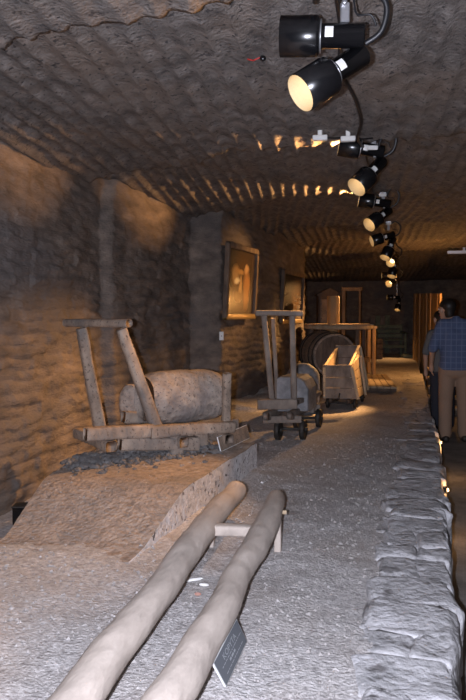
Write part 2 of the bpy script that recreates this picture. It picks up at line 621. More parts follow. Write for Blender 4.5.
# ceiling: hewn sections, each dropping towards its far end, ridged along the passage
xs4 = np.arange(-3.6, 1.85, 0.02)
ys4 = np.concatenate([np.arange(0.3, 6.2, 0.024), np.arange(6.2, 11, 0.04), np.arange(11, 20.6, 0.08)])
Yg, Xg = np.meshgrid(ys4, xs4, indexing='ij')
bend = 0.62 * sstep(-1.15, -1.95, Xg)
wob = 0.10 * fbm(Xg * 2.2, Yg * 0, 3.0, 4)
cuts = [0.4, 2.74, 5.08, 7.35, 9.7, 12.0, 14.2, 16.5, 20.8]
ceil_z = np.zeros_like(Xg)
sec = np.zeros_like(Xg)
for i in range(len(cuts) - 1):
    bnd = bend if i > 1 else bend * 0.1 + (0.12 * (Xg + 1.0) * -1 if i == 1 else 0)
    bnd2 = bend if i + 1 > 1 else bend * 0.1 - 0.12 * (Xg + 1.0)
    a = cuts[i] + bnd + wob * (1 + 0.1 * i)
    b = cuts[i + 1] + bnd2 + wob * (1 + 0.1 * (i + 1))
    inside = (Yg >= a) & (Yg < b)
    f = (Yg - a) / (b - a)
    ceil_z[inside] = (2.555 - 0.12 * f)[inside]
    sec[inside] = i
ceil_z[ceil_z == 0] = 2.5
amp = 0.5 + 0.5 * np.clip(1.6 * fbm(Xg * 1.5, Yg * 0.8, 21.0, 3), -1, 1)
skew = np.choose(sec.astype(int), [0.05, 0.09, 0.10, 0.22, 0.05, 0.18, 0.0, 0.1])
u = (Xg + skew * (Yg - 5) + 0.05 * fbm(Xg * 2, Yg * 0.9, 8.0, 3)) / np.choose(sec.astype(int), [0.16, 0.135, 0.12, 0.115, 0.125, 0.13, 0.12, 0.12])
ridge = np.abs(np.sin(np.pi * u)) ** 0.7
strokes = 0.55 + 0.45 * np.clip(2.0 * fbm(np.floor(u) * 3.1, Yg * 1.1, 4.0, 2), -1, 1)
chop = 0.5 + 0.5 * np.sin(2 * np.pi * (Yg / 0.21 + 0.9 * _hash(np.floor(u), np.floor(u) * 0, np.floor(u) * 0 + 2)))
ceil_z += -(0.018 + 0.034 * amp * strokes) * (1 - ridge) * 1.0 - 0.010 * chop * amp * sstep(6.8, 8.0, Yg)
ceil_z += 0.05 * fbm(Xg * 0.9, Yg * 0.7, 13.0, 4) + 0.018 * fbm(Xg * 9, Yg * 6, 2.0, 4)
ceil_z -= 0.06 * sstep(0.4, 0.0, Xg - left_x(Yg)) ** 2
ceil_z -= 0.35 * sstep(13.5, 19.5, Yg)
ceiling = grid_mesh('ceiling', Xg, Yg, ceil_z, M['ceiling'], kind='structure', flip=True)
ceiling['label'] = 'hewn grey rock ceiling with ridges along the passage'


def ceil_at(x, y):
    i = int(np.argmin(np.abs(ys4 - y))); j = int(np.argmin(np.abs(xs4 - x)))
    return float(ceil_z[i, j])


# right wall and end wall
Yg, Zg = np.meshgrid(np.linspace(0.2, 20.5, 180), np.linspace(-0.45, 2.8, 40), indexing='ij')
Xg = 1.68 + 0.07 * fbm(Yg * 1.2, Zg * 1.2, 15.0)
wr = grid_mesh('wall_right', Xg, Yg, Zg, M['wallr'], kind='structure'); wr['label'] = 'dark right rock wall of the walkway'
Xg, Zg = np.meshgrid(np.linspace(-3.7, 1.9, 130), np.linspace(-0.5, 2.8, 70), indexing='ij')
Yg = 20.2 + 0.08 * fbm(Xg * 1.3, Zg * 1.3, 25.0)
we = grid_mesh('wall_back', Xg, Yg, Zg, M['wall'], kind='structure', flip=False); we['label'] = 'dim rock wall closing the passage'

# kerb stones along the platform edge: parts of the floor
y = 1.55
k = 0
while y < 13.5:
    ln = random.uniform(0.15, 0.30) * (1 + 0.02 * y)
    ex = float(edge_x(y + ln / 2))
    wd = random.uniform(0.27, 0.36)
    splits = [(0, wd)] if random.random() < 0.62 else [(0, wd * 0.45), (wd * 0.45, wd)]
    for (a, b) in splits:
        top = random.uniform(0.010, 0.032) - 0.014 * min(1, max(0, (y - 4) / 4))
        w_ = b - a
        dz = 0.34
        jut = random.uniform(-0.015, 0.02) if a == 0 else 0
        c = Vector((ex - 0.02 - 0.035 * min(1, max(0, (y - 6) / 3)) - (a + b) / 2 + jut, y + ln / 2, top - dz / 2))
        ang = random.uniform(-0.22, 0.22)
        st = add('kerb_stone', lump(c, (w_ * 1.16, ln * 1.20, dz), k * 3.7, 0.085, (math.cos(ang), math.sin(ang), 0), 4 if y < 6 else 3, 0.27, 0.07), M['kerb'], floor)
        k += 1
    y += ln * 0.97


ym = np.arange(1.4, 13.6, 0.02); um = np.linspace(0, 1, 18)
Yg, Ug = np.meshgrid(ym, um, indexing='ij')
Xg = edge_x(Yg) - 0.34 + 0.05 * fbm(Yg * 3, Ug * 0, 4.0) * (1 - Ug) + 0.31 * Ug
Zg = 0.012 + 0.022 * fbm(Xg * 5, Yg * 7, 8.0, 4) - 0.03 * sstep(0.15, 0.0, Ug)
mb = grid_mesh('mortar_bed', Xg, Yg, Zg, M['kerb'], floor, flip=True)

# ------------------------------------------------------------------ earthen plinth under the first cart
A0 = G(133, 560); B0 = G(257, 468)
ed = (B0 - A0); elen = ed.length; ed.normalize()
perp = Vector((-ed.y, ed.x, 0))
PLH = 0.19


def plinth_h(s, t):
    """height over edge distance s (from the low near end) and leftward distance t"""
    return PLH * sstep(-0.05, 0.75, s) * (0.98 - 0.1 * sstep(0.6, 1.3, t)) + 0.006


ss = np.linspace(-0.05, elen, 110); tt = np.linspace(0, 1.0, 60)
Sg, Tg = np.meshgrid(ss, tt, indexing='ij')
bx = A0.x + ed.x * Sg; by = A0.y + ed.y * Sg
wid = np.clip((bx - trench_x(by)) + 0.0, 0.2, 1.3)
T = Tg * wid
Xg = bx + perp.x * T; Yg = by + perp.y * T
Hg = plinth_h(Sg, T) + 0.012 * fbm(Xg * 3, Yg * 3, 6.0, 4) + 0.006 * fbm(Xg * 14, Yg * 14, 6.0, 3)
PL_SAMPLES = (Xg.copy(), Yg.copy(), Hg.copy())
pl = thing('earth_plinth', (A0 + ed * elen / 2 + perp * 0.5).to_tuple(), 'low earthen plinth under the cart with the stone drum', 'plinth')
o = grid_mesh('top_surface', Xg, Yg, Hg, M['plinth'])
o.data.transform(Matrix.Translation(-WLOC[pl])); o.parent = pl
# vertical cut faces: right side, far end, left side
zt = np.linspace(0, 1, 14)


def skirt(xe, ye, he, nx_, ny_, zb):
    Zz = zt[None, :] * he[:, None] + (1 - zt[None, :]) * zb
    d = 0.016 * fbm(np.repeat(xe[:, None], 14, 1) * 9, np.repeat(ye[:, None], 14, 1) * 9, Zz * 9, 4) * np.sin(np.pi * zt)[None, :]
    return xe[:, None] + nx_ * d, ye[:, None] + ny_ * d, Zz


for nm, (xe, ye, he), nrm, zb, fl_ in (
        ('cut_side', (Xg[:, 0], Yg[:, 0], Hg[:, 0]), (-perp.x, -perp.y), -0.03, True),
        ('end_side', (Xg[-1, :], Yg[-1, :], Hg[-1, :]), (ed.x, ed.y), -0.03, True),
        ('trench_side', (Xg[:, -1], Yg[:, -1], Hg[:, -1]), (perp.x, perp.y), -0.36, False)):
    o = grid_mesh(nm, *skirt(xe, ye, he, nrm[0], nrm[1], zb), M['plinth_side'] if nm == 'cut_side' else M['plinth'], flip=fl_)
    o.data.transform(Matrix.Translation(-WLOC[pl])); o.parent = pl


def ground_z(x, y):
    s = (x - A0.x) * ed.x + (y - A0.y) * ed.y
    t = (x - A0.x) * perp.x + (y - A0.y) * perp.y
    z = float(floor_h(np.array(x), np.array(y)))
    if -0.05 <= s <= elen and 0 <= t and x > float(trench_x(y)):
        z = max(z, float(plinth_h(s, t)) + 0.012 * float(fbm(np.array(x * 3), np.array(y * 3), 6.0, 4)))
    return z


# ------------------------------------------------------------------ loose gravel
N = 9000
gy = 1.5 + RNG.random(N) ** 1.7 * 5.2
gx = RNG.random(N)
gx = -2.1 + gx * (edge_x(gy) - 0.30 + 2.1)
gz = floor_h(gx, gy)
s_ = (gx - A0.x) * ed.x + (gy - A0.y) * ed.y
t_ = (gx - A0.x) * perp.x + (gy - A0.y) * perp.y
on = (s_ > -0.05) & (s_ < elen) & (t_ > 0) & (gx > trench_x(gy))
gz = np.where(on, np.maximum(gz, plinth_h(s_, t_) + 0.012 * fbm(gx * 3, gy * 3, 6.0, 4)), gz)
keep = (gx > trench_x(gy) + 0.03) & (~on | (RNG.random(N) < 0.25)) & ((s_ < elen) | (gx > -1.9))
gx, gy, gz = gx[keep], gy[keep], gz[keep]
n = len(gx)
octv = np.array([(1, 0, 0), (-1, 0, 0), (0, 1, 0), (0, -1, 0), (0, 0, 1), (0, 0, -1)], float)
octf = np.array([(0, 2, 4), (2, 1, 4), (1, 3, 4), (3, 0, 4), (2, 0, 5), (1, 2, 5), (3, 1, 5), (0, 3, 5)])
sz = 0.0026 + 0.0075 * RNG.random(n) ** 3
V = octv[None] * (sz[:, None, None] * (0.6 + 0.8 * RNG.random((n, 6, 1)))) * np.array([1.2, 1.0, 0.7])
a = RNG.random(n) * 6.28
ca, sa = np.cos(a)[:, None], np.sin(a)[:, None]
V = np.stack([V[:, :, 0] * ca - V[:, :, 1] * sa, V[:, :, 0] * sa + V[:, :, 1] * ca, V[:, :, 2]], -1)
V += np.stack([gx, gy, gz + sz * 0.25], -1)[:, None, :]
Fq = (octf[None] + (np.arange(n) * 6)[:, None, None]).reshape(-1, 3)
me = bpy.data.meshes.new('gravel')
me.from_pydata(V.reshape(-1, 3).tolist(), [], Fq.tolist())
me.materials.append(M['pebble'])
gr = bpy.data.objects.new('gravel', me)
COL.objects.link(gr)
tag(gr, 'loose grey gravel scattered over the platform floor', 'gravel', kind='stuff')

# ================================================================== LAMPS
LAMP_Y = [2.72, 5.05, 7.2, 9.4, 11.7, 14.2, 18.3]
LX = -0.255


def aim_light(name, parent, loc_local, d, energy, angle, blend=0.5, size=0.03):
    ld = bpy.data.lights.new(name, 'SPOT')
    ld.energy = energy
    ld.color = WARM
    ld.spot_size = math.radians(angle)
    ld.spot_blend = blend
    ld.shadow_soft_size = size
    o = bpy.data.objects.new(name, ld)
    COL.objects.link(o)
    o.parent = parent
    o.location = loc_local
    o.rotation_euler = Vector(d).to_track_quat('-Z', 'Y').to_euler()
    return o


def make_head(fx, rear, d, s=1.0):
    """a can head: rear body + wide shade along d; s scales the size"""
    d = Vector(d).normalized()
    h = add('lamp_head', lathe(rear, d, [(0, 0.0), (0.0, 0.040 * s), (0.006, 0.046 * s), (0.165 * s, 0.046 * s), (0.172 * s, 0.058 * s), (0.178 * s, 0.073 * s), (0.185 * s, 0.076 * s),
                                        (0.325 * s, 0.076 * s), (0.326 * s, 0.0735 * s)]), M['black'], fx)
    add('reflector', lathe(rear, d, [(0.326 * s, 0.0735 * s), (0.25 * s, 0.072 * s), (0.215 * s, 0.066 * s), (0.20 * s, 0.03 * s), (0.20 * s, 0.0)]), M['reflector'], h)
    add('bulb', lathe(rear, d, [(0.202 * s, 0.0), (0.204 * s, 0.034 * s), (0.222 * s, 0.042 * s), (0.236 * s, 0.030 * s), (0.240 * s, 0.0)], 20), M['bulb'], h)
    add('cooling_ring', lathe(rear, d, [(0.166 * s, 0.046 * s), (0.166 * s, 0.062 * s), (0.171 * s, 0.062 * s), (0.171 * s, 0.05 * s)]), M['steel'], h)
    side, u = frame_of(d)
    # pale sticker on the body, on the camera side
    vv = -FWD
    vv = (vv - d * vv.dot(d)).normalized()
    ww = d.cross(vv)
    V, Fc = [], []
    for i in range(5):
        a = (i - 2) * 0.22
        q = (vv * math.cos(a) + ww * math.sin(a)) * 0.0472 * s
        for t in (0.120, 0.152):
            V.append(Vector(rear) + d * (t * s) + q)
    for i in range(4):
        Fc.append((2 * i, 2 * i + 1, 2 * i + 3, 2 * i + 2))
    add('sticker', (V, Fc), M['white'], h)
    return h


DA = Vector((-0.985, -0.10, 0.045)).normalized()
DB = Vector((-0.56, -0.62, -0.55)).normalized()
AIM_B = [Vector(v).normalized() for v in ((-0.70, -0.46, -0.56), (-0.54, -0.52, -0.66), (-0.62, -0.60, -0.54), (-0.32, -0.42, -0.85), (-0.20, -0.36, -0.91), (-0.52, -0.76, -0.38), (-0.15, -0.45, -0.85))]
CONE_B = [62, 52, 44, 36, 36, 44, 70]
AIM_A = [Vector(v).normalized() for v in ((-0.985, -0.10, 0.045), (-0.975, -0.15, 0.17), (-0.97, -0.14, 0.16), (-0.90, -0.33, -0.31), (-0.28, -0.87, -0.40), (-0.98, -0.10, 0.02), (-0.98, -0.10, 0.0))]
A_GAIN = [0.10, 1.7, 1.7, 1.1, 4.0, 2.0, 0.9]
B_GAIN = [0.6, 0.75, 2.0, 1.6, 0.4, 1.8, 0.22]
fix_labels = ['twin black can spotlight nearest the camera, largest on the ceiling line',
              'twin spotlight second from the camera, beside the pale cable connectors',
              'third twin ceiling spotlight from the camera, just below the second one',
              'fourth twin ceiling spotlight counted from the camera',
              'fifth twin ceiling spotlight counted from the camera',
              'sixth twin ceiling spotlight with bright mouths, before the farthest',
              'farthest and smallest twin ceiling spotlight, above the slatted bench']
tracks = []
for i, ly in enumerate(LAMP_Y):
    zc = ceil_at(LX, ly)
    fx = thing('twin_spotlight', (LX, ly, zc), fix_labels[i], 'spotlight', 'twin spotlights along the ceiling')
    zj = (2.265, 2.345, 2.30, 2.24, 2.13, 1.93, 1.58)[i]
    j = Vector((LX, ly, zj))
    rear_a = j + Vector((0.085, 0.01, 0.0))
    rear_b = j + Vector((0.075, 0.075, -0.045))
    db = AIM_B[i]
    da = AIM_A[i]
    ha = make_head(fx, rear_a, da)
    hb = make_head(fx, rear_b, db)
    bk = add('bracket', box(j + Vector((0.01, -0.01, 0.085)), (0.036, 0.022, 0.075), RIGHT), M['steel'], fx, False)
    add('stem', box(Vector((LX + 0.01, ly - 0.01, (zj + 0.12 + zc - 0.04) / 2)), (0.012, 0.012, max(0.02, zc - 0.04 - zj - 0.12) + 0.02)), M['steel'], bk, False)
    add('ceiling_mount', box(Vector((LX + 0.01, ly, zc - 0.03)), (0.07, 0.045, 0.045)), M['steel'], fx, False)
    add('yoke', box(j + Vector((0.02, 0.04, -0.03)), (0.02, 0.11, 0.02)), M['steel'], fx, False)
    add('clamp_bolt', lathe(j + Vector((0.01, -0.035, 0.118)), (0, 1, 0), [(0, 0), (0, 0.011), (0.05, 0.011), (0.05, 0)], 10), M['steel'], bk)
    add('plug', box(Vector((LX + 0.005, ly - 0.05, zc - 0.045)), (0.075, 0.03, 0.03), RIGHT), M['white'], fx, False)
    add('supply_cable', tube([Vector((LX + 0.04, ly - 0.03, zc - 0.05)), j + Vector((0.10, -0.03, 0.16)), j + Vector((0.165, -0.02, 0.10)), j + Vector((0.15, 0.0, 0.01)),
                              j + Vector((0.09, 0.01, -0.03))], 0.011, 8, 6), M['cable'], fx)
    add('thin_wire', tube([Vector((LX + 0.03, ly - 0.02, zc - 0.04)), j + Vector((0.045, -0.02, 0.12)), j + Vector((0.06, -0.03, 0.065)), j + Vector((0.11, -0.04, 0.055)), j + Vector((0.13, -0.02, 0.02))], 0.004, 6, 5), M['cable'], fx)
    aim_light('lamp_light', ha, rear_a + da * 0.255 - Vector((LX, ly, zc)), da, LAMP_A_W * A_GAIN[i], 34 if i == 4 else 48 if i in (1, 2) else 54, 1.0)
    aim_light('lamp_light', hb, rear_b + db * 0.255 - Vector((LX, ly, zc)), db, LAMP_B_W * B_GAIN[i], CONE_B[i], 0.9)

# cables between the lamps
for i in range(len(LAMP_Y)):
    y0 = LAMP_Y[i - 1] if i else 1.9
    y1 = LAMP_Y[i]
    pts = []
    for q in range(7):
        t = q / 6
        yy = y0 + (y1 - y0) * t
        xx = LX - 0.03 + 0.03 * math.sin(q * 1.9 + i) - (0.05 if i == 0 else 0.02)
        sag = 0.05 * math.sin(math.pi * t) * (0 if i == 0 else 1)
        pts.append(Vector((xx, yy, min(ceil_at(xx + ox, yy + oy * 0.1) for ox in (-0.05, 0, 0.05) for oy in (-2, -1, 0, 1, 2)) - 0.03 - sag)))
    names = ['black cable running along the ceiling in front of the first spotlight'] + ['black ceiling cable between the %s spotlights' % w for w in
             ('first and second', 'second and third', 'third and fourth', 'fourth and fifth', 'fifth and sixth', 'last two')]
    tag(add('power_cable', tube(pts, 0.010, 8, 5), M['cable'], None, origin=pts[0]), names[i], 'cable', 'cables between the ceiling spotlights')

# pale cable connectors on the ceiling step
for (px, py, lab) in ((320, 138, 'pale rectangular cable connector left of the second spotlight'), (348, 139, 'small white cable plug right at the second spotlight')):
    c = P(px, py, 4.72)
    c.z = min(c.z, ceil_at(c.x, c.y) - 0.02)
    t = thing('cable_connector', c, lab, 'connector', 'pale cable connectors on the ceiling')
    add('body', box(c, (0.10, 0.04, 0.035), (1, 0.1, 0.0)), M['white'], t, False)
    add('wire', tube([c + Vector((0.04, 0, 0)), c + Vector((0.10, 0.03, 0.0)), c + Vector((0.16, 0.10, 0.02))], 0.006, 6, 5), M['cable'], t)
    add('clip', box(c + Vector((0.0, 0, 0.035)), (0.03, 0.025, 0.05)), M['white'], t, False)

# small hook with red wire on the ceiling
c = P(258, 69, 3.55)
c.z = ceil_at(c.x, c.y) - 0.012
t = thing('ceiling_hook', c, 'tiny black hook with red wire on the ceiling', 'hook')
add('knob', lump(c + Vector((0.025, 0, -0.01)), (0.035, 0.03, 0.03), 3.0, 0.05, sub=2, e=1), M['black'], t)
add('red_wire', tube([c + Vector((0.01, 0, -0.004)), c + Vector((-0.02, 0.0, -0.014)), c + Vector((-0.03, 0.02, -0.008)), c + Vector((-0.055, 0.0, -0.006))], 0.004, 6, 5), M['red'], t)

# grey switched-off ceiling light at the right
c = Z(462, 13.3, 2.36)
t = thing('ceiling_light', c, 'grey unlit strip light under the dark ceiling, right side', 'light')
add('housing', box(c, (0.62, 0.12, 0.06)), M['steel'], t, False)
add('diffuser', box(c - Vector((0, 0, 0.045)), (0.56, 0.09, 0.03)), M['iron'], t, False)
add('hanger', box(c + Vector((0, 0, 0.05)), (0.05, 0.05, 0.10)), M['steel'], t, False)

# small step lights on the platform flank, facing the walkway
for (yy, lab) in ((6.75, 'tiny warm step light under the platform edge near the visitors'), (4.95, 'tiny warm step light under the platform edge nearer the camera')):
    c = Vector((float(edge_x(yy)) + 0.022, yy, -0.05))
    t = thing('step_light', c, lab, 'light', 'step lights on the platform edge')
    add('housing', box(c - Vector((0.05, 0, 0)), (0.09, 0.045, 0.045)), M['black'], t, False)
    add('lens', lathe(c - Vector((0.006, 0, 0)), (1, 0, 0), [(0, 0.0), (0, 0.014), (0.010, 0.012), (0.014, 0.0)], 12), M['bulb'], t)
    ld = bpy.data.lights.new('step_light_lamp', 'POINT'); ld.energy = 2.2; ld.color = (1.0, 0.52, 0.2); ld.shadow_soft_size = 0.02
    lo_ = bpy.data.objects.new('step_light_lamp', ld); COL.objects.link(lo_); lo_.parent = t; lo_.location = (0.05, 0, -0.01)

# ================================================================== LOG SLED
LZ = 0.17


def log_path(pix, zc=LZ):
    return [G(a, b, zc) for a, b in pix]


sl_c = G(235, 560, 0)
sl = thing('log_sled', sl_c, 'sled of two long pale debarked logs joined by a rung', 'sled')
rp = [(104, 806), (140, 745), (177, 687), (202, 644), (223.6, 608), (238, 574), (259, 540), (269, 520), (277, 499)]
lp = [(-4, 812), (42, 748), (80, 695), (100, 667), (126, 632), (161, 590), (178, 565), (199, 536), (218, 510), (236, 491)]
rr = [0.060, 0.060, 0.060, 0.060, 0.056, 0.053, 0.061, 0.060, 0.052]
lr = [0.062, 0.062, 0.062, 0.063, 0.062, 0.060, 0.061, 0.060, 0.062, 0.058]
for nm, pth, r, sd in (('log', rp, rr, 1.0), ('log', lp, lr, 8.0)):
    pp = log_path(pth)
    add(nm, loft(pp, r, r, 22, 2.0, UP, 0.006, 5.0, sd, 0.55, 9), M['log'], sl)
a = G(243, 529, LZ + 0.0); b = G(215, 527, LZ + 0.0)
rg = add('rung', beam(G(264, 531, LZ), G(200, 529, LZ), 0.062, 0.05, 0.003, 4.0), M['log'], sl)
for (px, py) in ((281, 543), (214, 538)):
    top = G(px - 3, py - 22, LZ - 0.02)
    add('leg', beam(Vector((top.x, top.y, -0.02)), top, 0.035, 0.04, 0.003, px), M['log'], sl)
tp = G(273, 512, LZ) + RIGHT * 0.05
add('peg', beam(tp, tp + RIGHT * 0.018, 0.02, 0.02, 0.001, 2.0, segs=2, n=8), M['wood_pale'], sl)
for (px, py) in ((105, 700), (10, 770)):
    pass


# information plaque leaning on the right log
def plaque(name, bl, br, tr, tl, label, face, text=None):
    """bottom-left, bottom-right, top-right, top-left as the reader sees it"""
    bl, br, tr, tl = map(Vector, (bl, br, tr, tl))
    o = (bl + br) / 2
    t = thing(name, o, label, 'sign', None)
    ex_ = (br - bl).normalized()
    nrm = ex_.cross((tl - bl)).normalized()
    th = 0.006
    add('board', ([p - nrm * th * k for k in (1, 0) for p in (bl, br, tr, tl)], [(3, 2, 1, 0), (4, 5, 6, 7), (0, 1, 5, 4), (1, 2, 6, 5), (2, 3, 7, 6), (3, 0, 4, 7)]), M['plaque_edge'], t, False)
    ins = 0.004
    ux = ex_; uy = (tl - bl).normalized()
    q = [bl + (ux + uy) * ins, br + (-ux + uy) * ins, tr + (-ux - uy) * ins, tl + (ux - uy) * ins]
    fc = add('face', ([p + nrm * 0.0012 for p in q], [(0, 1, 2, 3)]), face, t, False)
    W = (br - bl).length; H = (tl - bl).length
    if text:
        cu = bpy.data.curves.new('txt', 'FONT'); cu.body = text; cu.size = H * 0.30; cu.align_x = 'CENTER'
        to = bpy.data.objects.new('txt', cu); COL.objects.link(to)
        bpy.context.view_layer.update()
        me = bpy.data.meshes.new_from_object(to.evaluated_get(bpy.context.evaluated_depsgraph_get()))
        bpy.data.objects.remove(to)
        V = [bl + ux * (W / 2 + v.co.x) + uy * (H * 0.62 + v.co.y) + nrm * 0.0022 for v in me.vertices]
        Fc = [tuple(p.vertices) for p in me.polygons]
        add('lettering', (V, Fc), M['ink'], fc, False)
        rnd = random.Random(3)
        for (fy, x0, x1, hh) in ((0.52, 0.12, 0.86, 0.018), (0.36, 0.36, 0.60, 0.05), (0.22, 0.15, 0.80, 0.018)):
            V, Fc = [], []
            x = x0
            while x < x1:
                w_ = rnd.uniform(0.03, 0.09)
                k = len(V)
                for (dx, dy) in ((0, 0), (w_, 0), (w_, 1), (0, 1)):
                    V.append(bl + ux * W * (x + dx) + uy * H * (fy + dy * hh * 1.6) + nrm * 0.0022)
                Fc.append((k, k + 1, k + 2, k + 3))
                x += w_ + 0.018
            add('small_print', (V, Fc), M['ink'], fc, False)
    return t


# near plaque: bottom edge on the gravel, top edge resting on the log
bl = G(226, 687, 0.02); br = G(247, 641, 0.02)
tl = P(213, 663, 0); d_ = None
tl = G(213, 663, 0.135); tr = tl + (br - bl)
plaque('information_plaque', bl, br, tr, tl, 'small dark printed plaque leaning on the right log', M['plaque'], 'KOPYTA')

# white salt chips and a red pebble between the logs
for (px, py, s, ang, mt, nm, lab) in ((194, 579, 0.075, 0.5, 'white', 'salt_chip', 'longest white salt chip lying between the two logs'),
                                     (204, 584, 0.045, 0.0, 'white', 'salt_chip', 'short white salt chip nearer the right log'),
                                     (198, 594, 0.03, 0.2, 'red', 'pebble', 'small reddish pebble between the two logs'),
                                     (262, 483, 0.02, 0.3, 'white', 'salt_chip', 'tiny white salt chip beyond the right log end')):
    p = G(px, py, 0.0)
    p.z = ground_z(p.x, p.y) + 0.008
    m_ = M['white'] if mt == 'white' else mat('reddish_stone', [(0.3, (0.28, 0.13, 0.10)), (0.7, (0.42, 0.25, 0.2))], 20)
    tag(add(nm, lump(p, (s, s * 0.22, 0.014), px, 0.25, (math.cos(ang), math.sin(ang), 0), 2, 1.0), m_, None, False, origin=p), lab, 'stone', 'fragments lying between the logs')


# ================================================================== CART WITH THE STONE DRUM (on the plinth)
def wheel(c, axis, r, w, parent, name='wheel'):
    axis = Vector(axis).normalized()
    c = Vector(c)
    wh = add(name, lathe(c - axis * w / 2, axis, [(0, 0), (0, r * 0.25), (0.0, r * 0.8), (-0.004, r * 0.86), (0, r), (w, r), (w + 0.004, r * 0.86), (w, r * 0.8), (w, 0)], 22), M['iron'], parent)
    add('hub', lathe(c - axis * (w / 2 + 0.02), axis, [(0, 0), (0, r * 0.22), (w + 0.04, r * 0.22), (w + 0.04, 0)], 12), M['iron'], wh)
    return wh


nb0 = P(86, 434, 4.32); nb1 = P(233, 427, 4.93)          # near beam ends
ax1 = (nb1 - nb0); ax1.z = 0; L1 = ax1.length; ax1.normalize()
cr1 = Vector((-ax1.y, ax1.x, 0))                          # towards the far beam
W1 = 0.54
sk = 0.50                                                 # the far beam sits further to the handle end
fb0 = nb0 + cr1 * W1 + ax1 * sk; fb1 = nb1 + cr1 * W1 + ax1 * -0.05
gz1 = 0.185
mid = (nb0 + fb1) / 2
c1 = thing('wooden_cart', (mid.x, mid.y, gz1), 'low wooden handcart carrying a stone drum on the plinth', 'cart', 'old handcarts')
wd = M['wood']
j1 = nb0.lerp(nb1, 0.40)
add('side_beam', merge(beam(nb0, j1 + ax1 * 0.02, 0.085, 0.088, 0.004, 1.0, w1=0.08, h1=0.09), ), wd, c1)
add('side_beam', beam(j1 - UP * 0.004 - cr1 * 0.012, nb1 + UP * 0.005, 0.085, 0.086, 0.006, 2.0, w1=0.075, h1=0.078), wd, c1)
add('side_beam', beam(fb0, fb1, 0.085, 0.09, 0.006, 3.0), wd, c1)
# uprights and the push bar
nu0 = P(157, 424, (nb0.lerp(nb1, 0.47) - Vector((0, 0, 0))).dot(FWD) + 0.05); nu1 = P(122, 329, 4.54)
fu0 = P(103, 424, nu0.dot(FWD) + 0.42); fu1 = P(81, 329, 4.92)
add('upright', beam(nu0 - UP * 0.04, nu1, 0.080, 0.090, 0.006, 5.0, e=3.5, up=ax1, w1=0.062, h1=0.068), wd, c1)
add('upright', beam(fu0 - UP * 0.16, fu1, 0.085, 0.095, 0.006, 6.0, e=3.5, up=ax1, w1=0.070, h1=0.074), wd, c1)
tb0 = P(129, 323, 4.48); tb1 = P(66, 323, 5.06)
add('push_bar', beam(tb0, tb1, 0.058, 0.058, 0.003, 7.0, e=2.6), wd, c1)
# chassis below
for k, fx_ in enumerate((0.14, 0.62, 0.95)):
    p = nb0.lerp(nb1, fx_) - UP * 0.085
    add('cross_beam', beam(p - cr1 * 0.03, p + cr1 * (W1 + 0.03), 0.08, 0.075, 0.004, 9.0 + k), wd, c1)
ch0 = P(121, 444, 4.52); ch1 = P(196, 443, 4.80)
add('chassis_beam', beam(ch0, ch1, 0.09, 0.095, 0.006, 12.0), wd, c1)
for (fx_, side) in ((0.60, 0.04), (0.60, W1 - 0.06), (0.82, 0.12), (0.93, W1 - 0.06)):
    p = nb0.lerp(nb1, fx_) + cr1 * side
    add('leg_block', beam(Vector((p.x, p.y, ground_z(p.x, p.y) - 0.01)), p - UP * 0.03, 0.075, 0.10, 0.006, fx_ * 40 + side, up=ax1, e=3.5, w1=0.09, h1=0.12), wd, c1)
pu = P(226, 420, 5.04)
add('end_post', beam(pu, P(227, 374, 5.0), 0.05, 0.06, 0.003, 14.0, up=ax1), wd, c1)
p = pu - UP * 0.06
add('end_board', beam(P(197, 433, 4.92), P(236, 424, 5.25), 0.05, 0.09, 0.004, 15.0), wd, c1)

# the stone drum
d0 = P(147, 398, 4.88); d1 = P(213, 394, 5.20)
dax = (d1 - d0).normalized()
dl = (d1 - d0).length
prof = []
path = [d0 + dax * (dl * t) for t in np.linspace(0, 1, 11)]
rad = [q * 1.03 for q in (0.165, 0.182, 0.188, 0.190, 0.193, 0.195, 0.194, 0.193, 0.190, 0.183, 0.165)]
drum = add('stone_drum', loft(path, rad, rad, 40, 2.15, UP, 0.012, 4.5, 3.0, 0.18, 3), M['salt'], None, origin=(d0 + d1) / 2 - UP * 0.2)
tag(drum, 'brown drum-shaped stone block lying on the low cart', 'stone')

# dark rubble under and behind the cart
k = 0
spots = [(133, 404, 5.42, 0.22, 0.34, 'dark upright stone lump behind the cart uprights'), ]
for (px, py, dd, w_, h_, lab) in spots:
    p = P(px, py, dd)
    tag(add('stone_lump', lump(p, (w_, 0.2, h_), 5.0, 0.14, RIGHT, 3, 0.75), M['salt'], None, origin=(p.x, p.y, p.z - h_ / 2)), lab, 'stone')
rub = [(128, 462, 0.13, 'dark rubble stone under the cart handle end'), (150, 458, 0.15, 'dark flat rubble stone below the cart middle'), (170, 455, 0.12, 'dark rubble stone beside the cart wheel'),
       (200, 450, 0.12, 'dark rubble stone below the far end of the cart'), (110, 466, 0.10, 'small dark rubble stone nearest the wall under the cart')]
M['rubble'] = mat('dark_rubble', [(0.3, (0.09, 0.085, 0.085)), (0.6, (0.18, 0.17, 0.165)), (0.75, (0.30, 0.29, 0.285))], 14, 0.7, 0.9, 40)
for (px, py, s, lab) in rub:
    p = G(px, py - 8, gz1 + 0.02)
    tag(add('rubble_stone', lump(p, (s * 1.7, s * 1.2, s * 0.75), px * 1.3, 0.2, RIGHT, 3, 0.8), M['rubble'], None, False, origin=p), lab, 'stone', 'rubble under the cart')

